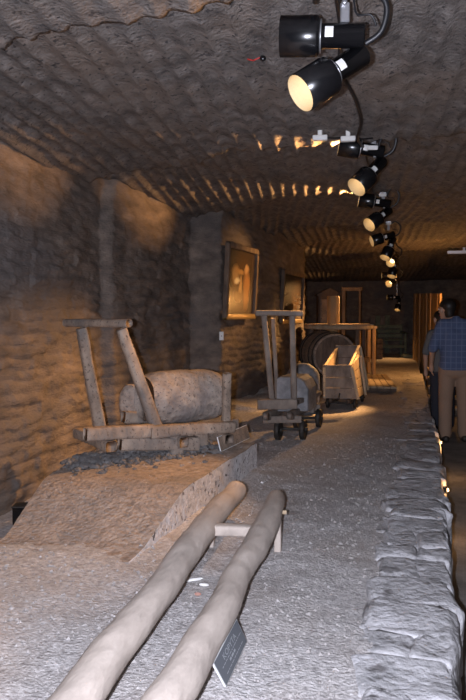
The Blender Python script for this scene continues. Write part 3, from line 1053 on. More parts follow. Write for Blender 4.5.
nrub = 1500
V, Fc = [], []
icos = bmesh.new(); bmesh.ops.create_icosphere(icos, subdivisions=1, radius=1)
iv = [v.co.copy() for v in icos.verts]; icos.verts.index_update(); if_ = [tuple(v.index for v in f.verts) for f in icos.faces]; icos.free()
rr_ = random.Random(11)
for i in range(nrub):
    t, w_ = rr_.random(), rr_.gauss(0.0, 0.5)
    p = nb0.lerp(nb1, -0.1 + t * 1.0) + cr1 * (0.22 + 0.30 * w_)
    if p.x < float(trench_x(p.y)) + 0.03: continue
    r = 0.006 + 0.022 * rr_.random() ** 2.5
    z = ground_z(p.x, p.y) + r * 0.2 + 0.03 * math.exp(-w_ * w_ * 2)
    k0 = len(V)
    V += [Vector((p.x + q.x * r * rr_.uniform(.7, 1.4), p.y + q.y * r * rr_.uniform(.7, 1.4), z + q.z * r * 0.8)) for q in iv]
    Fc += [tuple(q + k0 for q in f) for f in if_]
tag(add('crushed_rock', (V, Fc), M['rubble'], None, False), 'dark crushed rock strewn under the low cart', 'rubble', kind='stuff')

# second plaque by the cart end
pb0 = G(221, 452, 0.205); pb1 = G(250, 438, 0.205)
pt0 = P(217.5, 437, pb0.dot(FWD) + 0.02)
plaque('information_plaque', pb0, pb1, pt0 + (pb1 - pb0), pt0, 'small brown plaque leaning at the cart end', M['wood'])

# black floor spotlight in the trench
p = G(22, 519, -0.2)
t = thing('floor_spotlight', (p.x, p.y, -0.22), 'small black floor box in the trench by the left wall', 'lamp')
add('box', box((p.x, p.y, -0.17), (0.10, 0.10, 0.12), RIGHT), M['black'], t, False)
add('front_rim', box(Vector((p.x, p.y, -0.105)), (0.11, 0.11, 0.012), RIGHT), M['iron'], t, False)

# ================================================================== SECOND CART
c2l = G(268, 434); c2 = thing('wooden_cart', G(285, 437), 'taller wooden handcart on iron wheels before the paintings', 'cart', 'old handcarts')
D2 = 6.25
ax2 = (RIGHT * 0.33 + FWD * 0.94).normalized(); cr2 = Vector((ax2.y, -ax2.x, 0))
M['wood2'] = mat('grey_old_wood', [(0.28, (0.12, 0.095, 0.08)), (0.5, (0.22, 0.18, 0.15)), (0.72, (0.31, 0.26, 0.215))], 9, 0.8, 0.5, 40, stretch=(1, 1, 0.5))
w2 = M['wood2']
add('push_bar', beam(P(256, 313, D2), P(302, 313.5, D2 + 0.02), 0.05, 0.052, 0.003, 21.0, e=3), w2, c2)
add('upright', beam(P(272, 401, D2 + 0.05), P(264, 316, D2), 0.055, 0.06, 0.003, 22.0, up=FWD, e=4), w2, c2)
add('upright', beam(P(294, 401, D2 + 0.05), P(292, 316, D2), 0.055, 0.06, 0.003, 23.0, up=FWD, e=4), w2, c2)
add('upright', beam(P(277, 398, D2 + 0.35), P(273, 318, D2 + 0.12), 0.04, 0.04, 0.003, 24.0, up=FWD, e=4), w2, c2)
add('cross_board', beam(P(258, 404.5, D2 - 0.05), P(296, 404, D2 - 0.03), 0.06, 0.095, 0.003, 25.0), w2, c2)
b0 = P(262, 417, D2 + 0.02); b1 = P(296, 416, D2 + 0.04)
for k, q in enumerate((P(266, 416, D2 - 0.02), P(290, 416, D2))):
    add('side_beam', beam(q, q + ax2 * 1.0, 0.07, 0.08, 0.004, 26.0 + k), w2, c2)
for k, f_ in enumerate((0.06, 0.9)):
    a_ = P(263, 418, D2) + ax2 * f_; b_ = P(294, 418, D2) + ax2 * f_
    add('cross_beam', beam(a_ + (a_ - b_) * 0.05 - UP * 0.02, b_ + (b_ - a_) * 0.15 - UP * 0.02, 0.07, 0.07, 0.003, 30.0 + k), w2, c2)
for f_ in (0.05, 0.75):
    for q in (P(277, 425, D2 + 0.05), P(302, 425, D2 + 0.07)):
        pt = q + ax2 * f_
        rz = 0.095
        wheel((pt.x, pt.y, ground_z(pt.x, pt.y) + rz), cr2, rz, 0.04, c2)
    q0 = P(277, 425, D2 + 0.05) + ax2 * f_; q1 = P(302, 425, D2 + 0.07) + ax2 * f_
    add('axle', beam(Vector((q0.x, q0.y, 0.1)) - cr2 * 0.04, Vector((q1.x, q1.y, 0.1)) + cr2 * 0.04, 0.03, 0.03, 0, 0, e=2, n=10, segs=2), M['iron'], c2)
add('side_rail', beam(P(296, 402, D2 + 0.1), P(296, 402, D2 + 0.1) + ax2 * 0.75 + RIGHT * 0.06, 0.06, 0.05, 0.003, 35.0), w2, c2)
add('end_post', beam(P(312, 412, D2 + 0.55), P(312, 396, D2 + 0.55), 0.05, 0.05, 0.003, 36.0, up=FWD), w2, c2)

# grey salt block loaded on the second cart (rounded top corner)
ob = P(282, 406, D2 + 0.18)
oc = P(297, 392, D2 + 0.42)
outl = [(-0.15, -0.17), (0.155, -0.17), (0.155, 0.05), (0.11, 0.13), (0.06, 0.165), (-0.12, 0.17), (-0.15, 0.15)]
V, Fc = [], []
for dd, sc in ((-0.2, 0.96), (-0.17, 1.0), (0.17, 1.0), (0.2, 0.96)):
    for (x, z) in outl:
        V.append(oc + RIGHT * x * sc + UP * z * sc + ax2 * dd)
n = len(outl)
for i in range(3):
    for jx in range(n):
        Fc.append((i * n + jx, i * n + (jx + 1) % n, (i + 1) * n + (jx + 1) % n, (i + 1) * n + jx))
Fc.append(tuple(range(n))[::-1]); Fc.append(tuple(range(3 * n, 4 * n)))
M['grey_salt'] = mat('grey_salt', [(0.3, (0.14, 0.14, 0.145)), (0.5, (0.23, 0.225, 0.23)), (0.7, (0.33, 0.32, 0.32))], 9, 0.7, 0.6, 30)
tag(add('salt_block', (V, Fc), M['grey_salt'], None, False, origin=oc - UP * 0.17), 'grey salt block with clipped corner on the taller cart', 'stone')

# rounded grey stone behind it, by the barrel
p = Z(303, 8.1, 0.27)
tag(add('salt_boulder', lump(p, (0.42, 0.45, 0.66), 11.0, 0.09, RIGHT, 3, 0.8), M['grey_salt'], None, origin=(p.x, p.y, 0)), 'rounded grey boulder between the taller cart and barrel', 'stone')

# ================================================================== HOPPER WAGON
Dm = 8.35
wg = thing('hopper_wagon', G(340, 407), 'open-topped wooden hopper wagon with warm lit flank', 'wagon')
ftl, ftr = P(323, 367, Dm), P(350, 367, Dm)
fbl, fbr = P(323, 398, Dm + 0.05), P(356.5, 399, Dm + 0.02)
rtl, rtr = P(336, 347, Dm + 1.05), P(359, 347, Dm + 1.05)
rbl, rbr = Z(338, Dm + 1.0, fbl.z), Z(367, Dm + 1.0, fbr.z)
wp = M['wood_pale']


def panel(parent, a, b, c, d, rows, th, name, material, inward):
    """boards between edge a-b (bottom) and d-c (top): rows planks stacked, each its own part"""
    for r in range(rows):
        g = 0.004 / max((d - a).length, 0.01)
        t0, t1 = r / rows + g, (r + 1) / rows - g
        q = [a.lerp(d, t0), b.lerp(c, t0), b.lerp(c, t1), a.lerp(d, t1)]
        nn = (q[1] - q[0]).cross(q[3] - q[0]).normalized()
        if nn.dot(inward) < 0: nn = -nn
        off = random.uniform(-0.003, 0.003)
        V = [p + nn * off for p in q] + [p + nn * th for p in q]
        add(name, (V, [(0, 1, 2, 3), (7, 6, 5, 4), (0, 4, 5, 1), (1, 5, 6, 2), (2, 6, 7, 3), (3, 7, 4, 0)]), material, parent, False)


cen = (ftl + rbr) / 2
panel(wg, fbl, fbr, ftr, ftl, 3, 0.03, 'plank', M['wood2'], FWD)
# bulging right flank: planks run front to back with a mid rib
mr_b = fbr.lerp(rbr, 0.5) + RIGHT * 0.03; mr_t = ftr.lerp(rtr, 0.5) + RIGHT * 0.05
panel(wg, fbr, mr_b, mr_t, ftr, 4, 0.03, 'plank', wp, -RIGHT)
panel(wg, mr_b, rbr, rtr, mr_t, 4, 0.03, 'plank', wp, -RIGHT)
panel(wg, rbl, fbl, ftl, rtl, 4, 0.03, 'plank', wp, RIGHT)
panel(wg, rbl, rbr, rtr, rtl, 4, 0.03, 'plank', M['wood2'], -FWD)
panel(wg, fbl, fbr, rbr, rbl, 3, 0.03, 'plank', M['wood2'], UP)
for (a_, b_) in ((fbr, ftr), (mr_b, mr_t), (rbr, rtr)):
    add('rib', beam(a_ + RIGHT * 0.018, b_ + RIGHT * 0.018, 0.05, 0.035, 0.002, 3, up=RIGHT), wp, wg)
add('rim', beam(ftl + UP * 0.01, ftr + UP * 0.01, 0.035, 0.03, 0.001, 5), M['wood2'], wg)
add('rim', beam(ftr + UP * 0.01, rtr + UP * 0.01, 0.035, 0.03, 0.001, 6), wp, wg)
add('rim', beam(rtl + UP * 0.01, rtr + UP * 0.01, 0.035, 0.03, 0.001, 7), M['wood2'], wg)
axw = ((rbl + rbr) - (fbl + fbr)); axw.z = 0; axw.normalize(); crw = Vector((axw.y, -axw.x, 0))
for side in (-1, 1):
    c0 = (fbl + fbr) / 2 + crw * 0.11 * side - UP * 0.03
    add('side_beam', beam(c0 + axw * 0.0, c0 + axw * 0.98, 0.05, 0.06, 0.002, 8 + side), M['wood_dark'], wg)
    for f_ in (0.12, 0.8):
        q = (fbl + fbr) / 2 + axw * f_ + crw * 0.17 * side
        wheel((q.x, q.y, ground_z(q.x, q.y) + 0.062), crw, 0.062, 0.03, wg)
for f_ in (0.12, 0.8):
    q = (fbl + fbr) / 2 + axw * f_
    add('axle', beam(Vector((q.x, q.y, 0.06)) - crw * 0.18, Vector((q.x, q.y, 0.06)) + crw * 0.18, 0.025, 0.025, 0, e=2, n=8, segs=2), M['iron'], wg)
add('hook', tube([(fbl + fbr) / 2 + UP * 0.06 - axw * 0.01, (fbl + fbr) / 2 + UP * 0.03 - axw * 0.05, (fbl + fbr) / 2 - axw * 0.05, (fbl + fbr) / 2 - axw * 0.02], 0.009), M['iron'], wg)

# ================================================================== BARREL BEHIND THE WAGON
bc = P(335, 356, 9.9)
R_ = 0.345
bax = (FWD + RIGHT * -0.12).normalized()
br_ = thing('barrel', (bc.x, bc.y, 0), 'large barrel lying with its round end to the viewer', 'barrel')
side, u_ = frame_of(bax)
ns = 22
for i in range(ns):                                           # staves
    V, Fc = [], []
    a0, a1 = 2 * math.pi * (i + 0.04) / ns, 2 * math.pi * (i + 0.96) / ns
    T_ = np.linspace(0, 1.0, 7)
    for t in T_:
        r = R_ * (0.93 + 0.30 * (t - t * t))
        for rr_ in (r, r - 0.03):
            for a in (a0, (a0 + a1) / 2, a1):
                V.append(bc + bax * (t * 0.95) + (side * math.cos(a) + u_ * math.sin(a)) * rr_)
    for k in range(6):
        o_ = k * 6
        for (p, q) in ((0, 1), (1, 2), (2, 5), (5, 4), (4, 3), (3, 0)):
            Fc.append((o_ + p, o_ + q, o_ + q + 6, o_ + p + 6))
    Fc += [(0, 3, 4, 1), (1, 4, 5, 2), (36, 37, 40, 39), (37, 38, 41, 40)]
    add('stave', (V, Fc), M['wood'], br_, False)
for t in (0.03, 0.22, 0.70, 0.90):
    r = R_ * (0.93 + 0.30 * (t - t * t)) + 0.004
    add('hoop', lathe(bc + bax * (t * 0.95), bax, [(0, r), (0.0, r + 0.008), (0.045, r + 0.010), (0.045, r)], 36), M['iron'], br_)
hd = add('barrel_head', lathe(bc + bax * 0.05, bax, [(0.0, 0.0), (0, R_ * 0.90), (0.03, R_ * 0.90), (0.03, 0)], 32), M['wood_dark'], br_, False)
for k in range(-2, 3):
    w_ = math.sqrt(max(0.0, (R_ * 0.86) ** 2 - (k * 0.115) ** 2)) * 2
    add('head_board', box(bc + bax * 0.043 + side * (k * 0.115), (0.108, 0.014, w_ * 0.94), side, bax), M['wood_dark'], hd, False)
for t in (0.25, 0.75):
    c = bc + bax * 0.95 * t
    zt_ = bc.z - R_ + 0.02
    add('cradle', beam(Vector((c.x, c.y, zt_ / 2)) - side * 0.36, Vector((c.x, c.y, zt_ / 2)) + side * 0.36, 0.09, max(zt_, 0.05), 0.003, 4), M['wood_dark'], br_)

# ================================================================== CAPSTAN TABLE
tcn = Z(338, 12.2, 0)
ct = thing('capstan_table', tcn, 'wide round wooden table with a thick lit post on it', 'table')
ZT = P(338, 326, 12.2).z
top = add('table_top', lathe(Vector((tcn.x, tcn.y, ZT - 0.05)), UP, [(0, 0), (0, 0.60), (0.01, 0.62), (0.06, 0.62), (0.07, 0.60), (0.07, 0)], 40, up=FWD), M['wood_pale'], ct, False)
for k in range(-4, 5):
    w_ = 2 * math.sqrt(max(0.0, 0.6 ** 2 - (k * 0.13) ** 2))
    add('board', box(Vector((tcn.x, tcn.y, ZT + 0.027)) + RIGHT * (k * 0.13), (0.122, w_ * 0.97, 0.018), RIGHT), M['wood_pale'], top, False)
po = Z(333, 12.3, ZT)
add('post', beam(Vector((po.x, po.y, 0.0)), Vector((po.x, po.y, P(333, 297, 12.3).z)), 0.22, 0.22, 0.004, 2, up=FWD, e=2.4), M['orange_wood'], ct)
for a in range(5):
    an = a * 1.2566 + 0.5
    q = tcn + Vector((math.cos(an), math.sin(an), 0)) * 0.5
    add('leg', beam(q, Vector((q.x, q.y, ZT - 0.04)), 0.08, 0.08, 0.003, a, up=FWD), M['wood_dark'], ct)
add('lower_ring', lathe(Vector((tcn.x, tcn.y, 0.32)), UP, [(0, 0.42), (0, 0.56), (0.07, 0.56), (0.07, 0.42), (0, 0.42)], 30, up=FWD), M['wood_dark'], ct, False)
# narrow bench end right of the table
bq = Z(366, 13.2, 0)
bt = thing('side_bench', bq, 'small pale wooden bench right of the round table', 'bench')
zb_ = P(367, 327, 13.2).z
add('seat', box((bq.x, bq.y, zb_), (0.30, 0.6, 0.05), RIGHT), M['wood_pale'], bt, False)
for sx_ in (-1, 1):
    for sy_ in (-1, 1):
        q = bq + RIGHT * 0.10 * sx_ + FWD * 0.24 * sy_
        add('leg', beam(q, Vector((q.x, q.y, zb_ - 0.02)), 0.07, 0.07, 0.002, sx_ + 3 * sy_, up=FWD), M['orange_wood'], bt)

# low pallet on the floor, lit from above
q0, q1, q2, q3 = G(364, 392, 0), G(397, 393, 0), G(386, 379, 0), G(360, 380, 0)
pc = (q0 + q1 + q2 + q3) / 4
pt = thing('floor_pallet', pc, 'low flat wooden pallet lit warm on the floor right of wagon', 'pallet')
for i in range(5):
    t0, t1 = i / 5 + 0.01, (i + 1) / 5 - 0.01
    a_, b_, c_, d_ = q0.lerp(q1, t0), q0.lerp(q1, t1), q3.lerp(q2, t1), q3.lerp(q2, t0)
    lo, hi = Vector((0, 0, 0.06)), Vector((0, 0, 0.09))
    V = [p + lo for p in (a_, b_, c_, d_)] + [p + hi for p in (a_, b_, c_, d_)]
    add('board', (V, [(3, 2, 1, 0), (4, 5, 6, 7), (0, 1, 5, 4), (1, 2, 6, 5), (2, 3, 7, 6), (3, 0, 4, 7)]), M['wood_pale'], pt, False)
for t in (0.06, 0.5, 0.94):
    a_, b_ = q0.lerp(q3, t), q1.lerp(q2, t)
    add('runner', beam(a_ + UP * 0.03, b_ + UP * 0.03, 0.08, 0.062, 0.001, t), M['wood_dark'], pt)

# ================================================================== PAINTINGS
def painting(p_bl, p_br, h, label, canvas, lean=0.05):
    p_bl, p_br = Vector(p_bl), Vector(p_br)
    ex_ = (p_br - p_bl); W = ex_.length; ex_.normalize()
    nrm = ex_.cross(UP).normalized()
    up = (UP + nrm * lean).normalized()
    t = thing('framed_painting', (p_bl + p_br) / 2, label, 'painting', 'framed paintings on the left wall')
    fw, fd = 0.07, 0.06

    def bar(a, b):
        return beam(a, b, fd, fw, 0, e=6, up=up if abs((b - a).normalized().dot(up)) < 0.5 else ex_, segs=1)
    a, b = p_bl, p_br
    c, d = p_br + up * h, p_bl + up * h
    for nm, (s0, s1, mt) in (('frame_bar', (a, b, 'gilt')), ('frame_bar', (d, c, 'wood_dark')), ('frame_bar', (a, d, 'wood_dark')), ('frame_bar', (b, c, 'wood_dark'))):
        add(nm, bar(s0, s1), M[mt], t)
    V = [a - nrm * 0.01, b - nrm * 0.01, c - nrm * 0.01, d - nrm * 0.01]
    V2 = [p - nrm * 0.012 for p in V]
    cv = add('canvas', (V + V2, [(0, 1, 2, 3), (7, 6, 5, 4), (0, 4, 5, 1), (1, 5, 6, 2), (2, 6, 7, 3), (3, 7, 4, 0)]), canvas, t, False)
    uvl = cv.data.uv_layers.new(name='UVMap')
    uvs = {0: (0, 0), 1: (1, 0), 2: (1, 1), 3: (0, 1)}
    for pol in cv.data.polygons:
        for li in pol.loop_indices:
            uvl.data[li].uv = uvs[cv.data.loops[li].vertex_index % 4]
    br = add('hanging_bracket', merge(box((a + b) / 2 - nrm * 0.06 - ex_ * W * 0.3, (0.04, 0.12, 0.03), ex_, nrm), box((a + b) / 2 - nrm * 0.06 + ex_ * W * 0.3, (0.04, 0.12, 0.03), ex_, nrm),
                                      box((c + d) / 2 - nrm * 0.09, (0.5, 0.16, 0.03), ex_, nrm)), M['iron'], t, False)
    return t


cv1 = canvas_mat('canvas_figure_glare', [(0.45, 0.50, 0.36, 0.50, (0.12, 0.065, 0.025)), (0.30, 0.62, 0.14, 0.16, (0.50, 0.32, 0.13)), (0.70, 0.42, 0.14, 0.36, (0.42, 0.21, 0.07)), (0.68, 0.70, 0.10, 0.08, (0.60, 0.38, 0.18)),
                                   (0.48, 0.42, 0.06, 0.22, (0.55, 0.36, 0.15)), (0.42, 0.30, 0.20, 0.10, (0.20, 0.11, 0.04)), (0.45, 0.66, 0.16, 0.05, (0.48, 0.28, 0.10)), (0.36, 0.53, 0.10, 0.05, (0.95, 0.85, 0.55))], (0.055, 0.036, 0.022))  # last blob: lamp glare painted into the canvas colour
cv2 = canvas_mat('canvas_dark', [(0.7, 0.5, 0.3, 0.45, (0.22, 0.12, 0.05))], (0.03, 0.022, 0.016))
d1_ = 8.05
pa = P(225, 317, d1_); pb = P(253.5, 316.5, d1_ * 1.135)
pb.z = pa.z
hh = P(225, 244, d1_).z - pa.z
painting(pa, pb, hh, 'framed painting of an orange figure with painted-in lamp glare, left wall', cv1)
pa = P(281, 322, 10.9); pb = P(301, 321, 12.4); pb.z = pa.z
painting(pa, pb, P(281, 271, 10.9).z - pa.z, 'farther dark framed painting behind the taller handcart', cv2)

# small label tag on the wall left of the painting
p = P(221.5, 336, 7.9)
t = thing('wall_label', p, 'small pale label on the wall below the nearer painting', 'label')
add('card', box(p, (0.05, 0.008, 0.10), RIGHT), M['white'], t, False)
add('pin', box(p + FWD * 0.05, (0.015, 0.11, 0.015), RIGHT), M['iron'], t, False)

# ================================================================== FAR END
# gabled display cabinet
q = Z(328, 15.5, 0)
cb = thing('display_cabinet', q, 'dark gabled cabinet in the dim alcove behind the table', 'cabinet')
zt_ = P(328, 296, 15.5).z
add('body', box((q.x, q.y, zt_ / 2), (0.50, 0.4, zt_), RIGHT), M['wood_dark'], cb, False)
gz_ = P(328, 290, 15.5).z
V = [Vector((q.x, q.y, 0)) + RIGHT * x + FWD * y_ + UP * z for y_ in (-0.24, 0.24) for (x, z) in ((-0.29, zt_), (0.29, zt_), (0.29, zt_ + 0.03), (0.0, gz_ + 0.04), (-0.29, zt_ + 0.03))]
add('gable_roof', (V, [(4, 3, 2, 1, 0), (5, 6, 7, 8, 9), (0, 1, 6, 5), (1, 2, 7, 6), (2, 3, 8, 7), (3, 4, 9, 8), (4, 0, 5, 9)]), M['wood_dark'], cb, False)
dr = add('door', box(Vector((q.x, q.y, zt_ * 0.55)) - FWD * 0.21, (0.42, 0.03, zt_ * 0.8), RIGHT), M['wood'], cb, False)
add('knob', lump(Vector((q.x, q.y, zt_ * 0.55)) - FWD * 0.24 + RIGHT * 0.16, (0.03, 0.03, 0.03), 1, 0.02, sub=2, e=1), M['gilt'], dr)

# standing timber frame
D_ = 14.6
t = thing('timber_frame', Z(351, D_, 0), 'dark open rectangular timber frame standing behind the round table', 'frame')
tz = P(351, 289, D_).z
for px in (343, 359):
    q = Z(px, D_, 0)
    add('post', beam(q, Vector((q.x, q.y, tz)), 0.045 if px > 350 else 0.08, 0.05, 0.002, px, up=FWD), M['wood_dark'], t)
q0, q1 = Z(341, D_, tz), Z(361, D_, tz)
add('lintel', beam(q0, q1, 0.06, 0.08, 0.002, 4), M['wood_dark'], t)
q0, q1 = Z(343, D_, 0.5), Z(359, D_, 0.5)
add('cross_rail', beam(q0, q1, 0.05, 0.06, 0.002, 5), M['wood_dark'], t)

# slatted wooden bench by the back wall, greenish light put into its colour
q = Z(389, 18.9, 0)
bn = thing('slatted_bench', q, 'slatted wooden bench at the far end, greenish light in its colour', 'bench')
for s in (-1, 1):
    e0 = q + RIGHT * 0.40 * s
    add('bench_leg', beam(e0 - FWD * 0.2, e0 - FWD * 0.2 + UP * 0.62, 0.07, 0.06, 0.002, s, up=FWD), M['wood_greenlit'], bn)
    add('bench_leg', beam(e0 + FWD * 0.25, e0 + FWD * 0.28 + UP * 0.85, 0.07, 0.06, 0.002, s + 5, up=FWD), M['wood_greenlit'], bn)
    add('armrest', beam(e0 - FWD * 0.24 + UP * 0.62, e0 + FWD * 0.27 + UP * 0.64, 0.09, 0.05, 0.002, s), M['wood_greenlit'], bn)
for k in range(4):
    c = q + FWD * (-0.18 + 0.125 * k) + UP * 0.43
    add('seat_slat', beam(c - RIGHT * 0.42, c + RIGHT * 0.42, 0.105, 0.035, 0.001, k), M['wood_greenlit'], bn)
for k in range(3):
    c = q + FWD * (0.255 + 0.008 * k) + UP * (0.53 + 0.13 * k)
    add('back_slat', beam(c - RIGHT * 0.42, c + RIGHT * 0.42, 0.035, 0.10, 0.001, 9 + k), M['wood_greenlit'], bn)
add('front_rail', beam(q - FWD * 0.2 - RIGHT * 0.4 + UP * 0.25, q - FWD * 0.2 + RIGHT * 0.4 + UP * 0.25, 0.04, 0.08, 0.001, 3), M['wood_greenlit'], bn)

# boarded partition behind the bench
q = Z(387, 19.7, 0)
bp = thing('board_partition', q, 'dark upright board partition behind the slatted bench', 'partition')
for k in range(7):
    c = q + RIGHT * (-0.42 + 0.14 * k)
    add('board', box(c + UP * 0.56, (0.132, 0.03, 1.08 + random.uniform(-0.02, 0.02)), RIGHT), M['wood_greenlit'] if k % 2 else M['wood2'], bp, False)
for z_ in (0.25, 0.95):
    add('rail', box(q + UP * z_ + FWD * 0.04, (1.0, 0.04, 0.08), RIGHT), M['wood_dark'], bp, False)

# dark crate left of the bench
q = Z(372, 17.6, 0)
cr = thing('wooden_crate', q, 'small dark crate left of the slatted bench', 'crate')
for k in range(4):
    for sgn in (-1, 1):
        add('slat', box(q + UP * (0.06 + 0.13 * k) + FWD * 0.2 * sgn, (0.44, 0.025, 0.115), RIGHT), M['wood_dark'], cr, False)
        add('slat', box(q + UP * (0.06 + 0.13 * k) + RIGHT * 0.22 * sgn, (0.025, 0.40, 0.115), RIGHT), M['wood_dark'], cr, False)
# pale step strip right of bench
q0, q1 = G(402, 358, 0.0), G(419, 358, 0.0)
t = thing('threshold_beam', (q0 + q1) / 2, 'pale low threshold beam right of the slatted bench', 'beam')
add('beam', beam(q0 + UP * 0.05, q1 + UP * 0.05, 0.25, 0.10, 0.002, 3), M['wood_greenlit'], t)

# ------------------------------------------------------------------ timber wall and steps at the right
tw = thing('plank_wall', (0.36, 13.6, -0.4), 'tall warm-lit upright plank wall beyond the two visitors', 'wall')
w0, w1 = Z(414, 17.2, 0), Z(440, 13.0, 0)
w0 = Vector((w0.x, w0.y, -0.4)); w1 = Vector((w1.x, w1.y, -0.4))
npl = 14
dd = (w1 - w0); dl_ = dd.length / npl; dd.normalize()
nrm = Vector((-dd.y, dd.x, 0))
for i in range(npl):
    c = w0 + dd * (dl_ * (i + 0.5)) + nrm * random.uniform(-0.012, 0.012)
    zt_ = 1.66 - 0.008 * i
    add('plank', box(c + UP * (zt_ + 0.4) / 2, (dl_ * 0.96, 0.04, zt_ + 0.4), dd), M['orange_wood'], tw, False)
for z_ in (0.4, 1.3):
    add('rail', box((w0 + w1) / 2 + UP * (z_ + 0.4) + nrm * 0.05, ((w1 - w0).length, 0.05, 0.1), dd), M['wood_dark'], tw, False)
add('jamb', beam(Z(472, 12.9, -0.4), Z(472, 12.9, 1.6), 0.14, 0.14, 0.004, 8, up=FWD), M['wood_dark'], tw)

stp = thing('wooden_steps', (0.62, 11.2, -0.4), 'short flight of wooden steps lit warm beyond the visitors', 'steps')
for k in range(5):
    ys_ = 10.9 + 0.33 * k
    zk = -0.4 + 0.125 * (k + 1)
    x0 = float(edge_x(ys_)) + 0.03
    add('tread', box(((x0 + 1.25) / 2, ys_ + 0.18, zk - 0.02), (1.25 - x0, 0.34, 0.04)), M['wood_pale'], stp, False)
    add('riser', box(((x0 + 1.25) / 2, ys_ + 0.05, (zk - 0.04 - 0.4) / 2), (1.25 - x0 - 0.02, 0.03, zk - 0.04 + 0.4)), M['wood_dark'], stp, False)

# lantern on the jamb lighting the steps
lc = Vector((0.76, 12.95, 1.22))
ln_ = thing('wall_lantern', (lc.x, lc.y, lc.z - 0.12), 'small warm lantern by the plank wall, hidden behind the visitors', 'lantern')
add('cap', lathe(lc + UP * 0.10, UP, [(0, 0.07), (0.03, 0.06), (0.08, 0.01), (0.08, 0)], 16, up=FWD), M['iron'], ln_)
add('glass', lathe(lc - UP * 0.08, UP, [(0, 0), (0, 0.045), (0.09, 0.055), (0.18, 0.045), (0.18, 0)], 16, up=FWD), M['bulb'], ln_)
add('arm', tube([lc + UP * 0.16, lc + Vector((-0.05, 0.12, 0.16)), Vector((w1.x, w1.y, lc.z + 0.14))], 0.012), M['iron'], ln_)
pl_d = bpy.data.lights.new('lantern_light', 'POINT'); pl_d.energy = 60; pl_d.color = (1.0, 0.45, 0.12); pl_d.shadow_soft_size = 0.06
plo = bpy.data.objects.new('lantern_light', pl_d); COL.objects.link(plo); plo.parent = ln_; plo.location = (-0.10, -0.02, 0.12)


# ================================================================== VISITORS
def cone_mesh(cones, n=14):
    parts = []
    for (p0, p1, r0, r1) in cones:
        p0, p1 = Vector(p0), Vector(p1)
        d = p1 - p0
        if d.length < 1e-5:
            d = Vector((0, 0, 1e-4)); p1 = p0 + d
        L_ = d.length; d.normalize()
        prof = [(-r0 * math.cos(a), r0 * math.sin(a)) for a in np.linspace(0, math.pi / 2, 6)]
        prof += [(L_ + r1 * math.sin(a), r1 * math.cos(a)) for a in np.linspace(0, math.pi / 2, 6)]
        v, f = lathe(p0, d, prof, n)
        f = [q[::-1] for q in f]
        k = len(v)
        f.append(tuple(range(n))); f.append(tuple(range(k - n, k))[::-1])
        parts.append((v, f))
    return merge(*parts)


def skin_over(name, cones, material, parent, voxel=0.014, smooth=6, origin=None):
    """one continuous surface over a set of tapered limbs"""
    o = add('tmp', cone_mesh(cones), material, parent)
    rm = o.modifiers.new('r', 'REMESH'); rm.mode = 'VOXEL'; rm.voxel_size = voxel
    sm = o.modifiers.new('s', 'SMOOTH'); sm.factor = 0.5; sm.iterations = smooth
    bpy.context.view_layer.update()
    me = bpy.data.meshes.new_from_object(o.evaluated_get(bpy.context.evaluated_depsgraph_get()))
    me.name = name
    me.polygons.foreach_set('use_smooth', [True] * len(me.polygons))
    for md in list(o.modifiers): o.modifiers.remove(md)
    o.data = me
    o.name = name
    return o


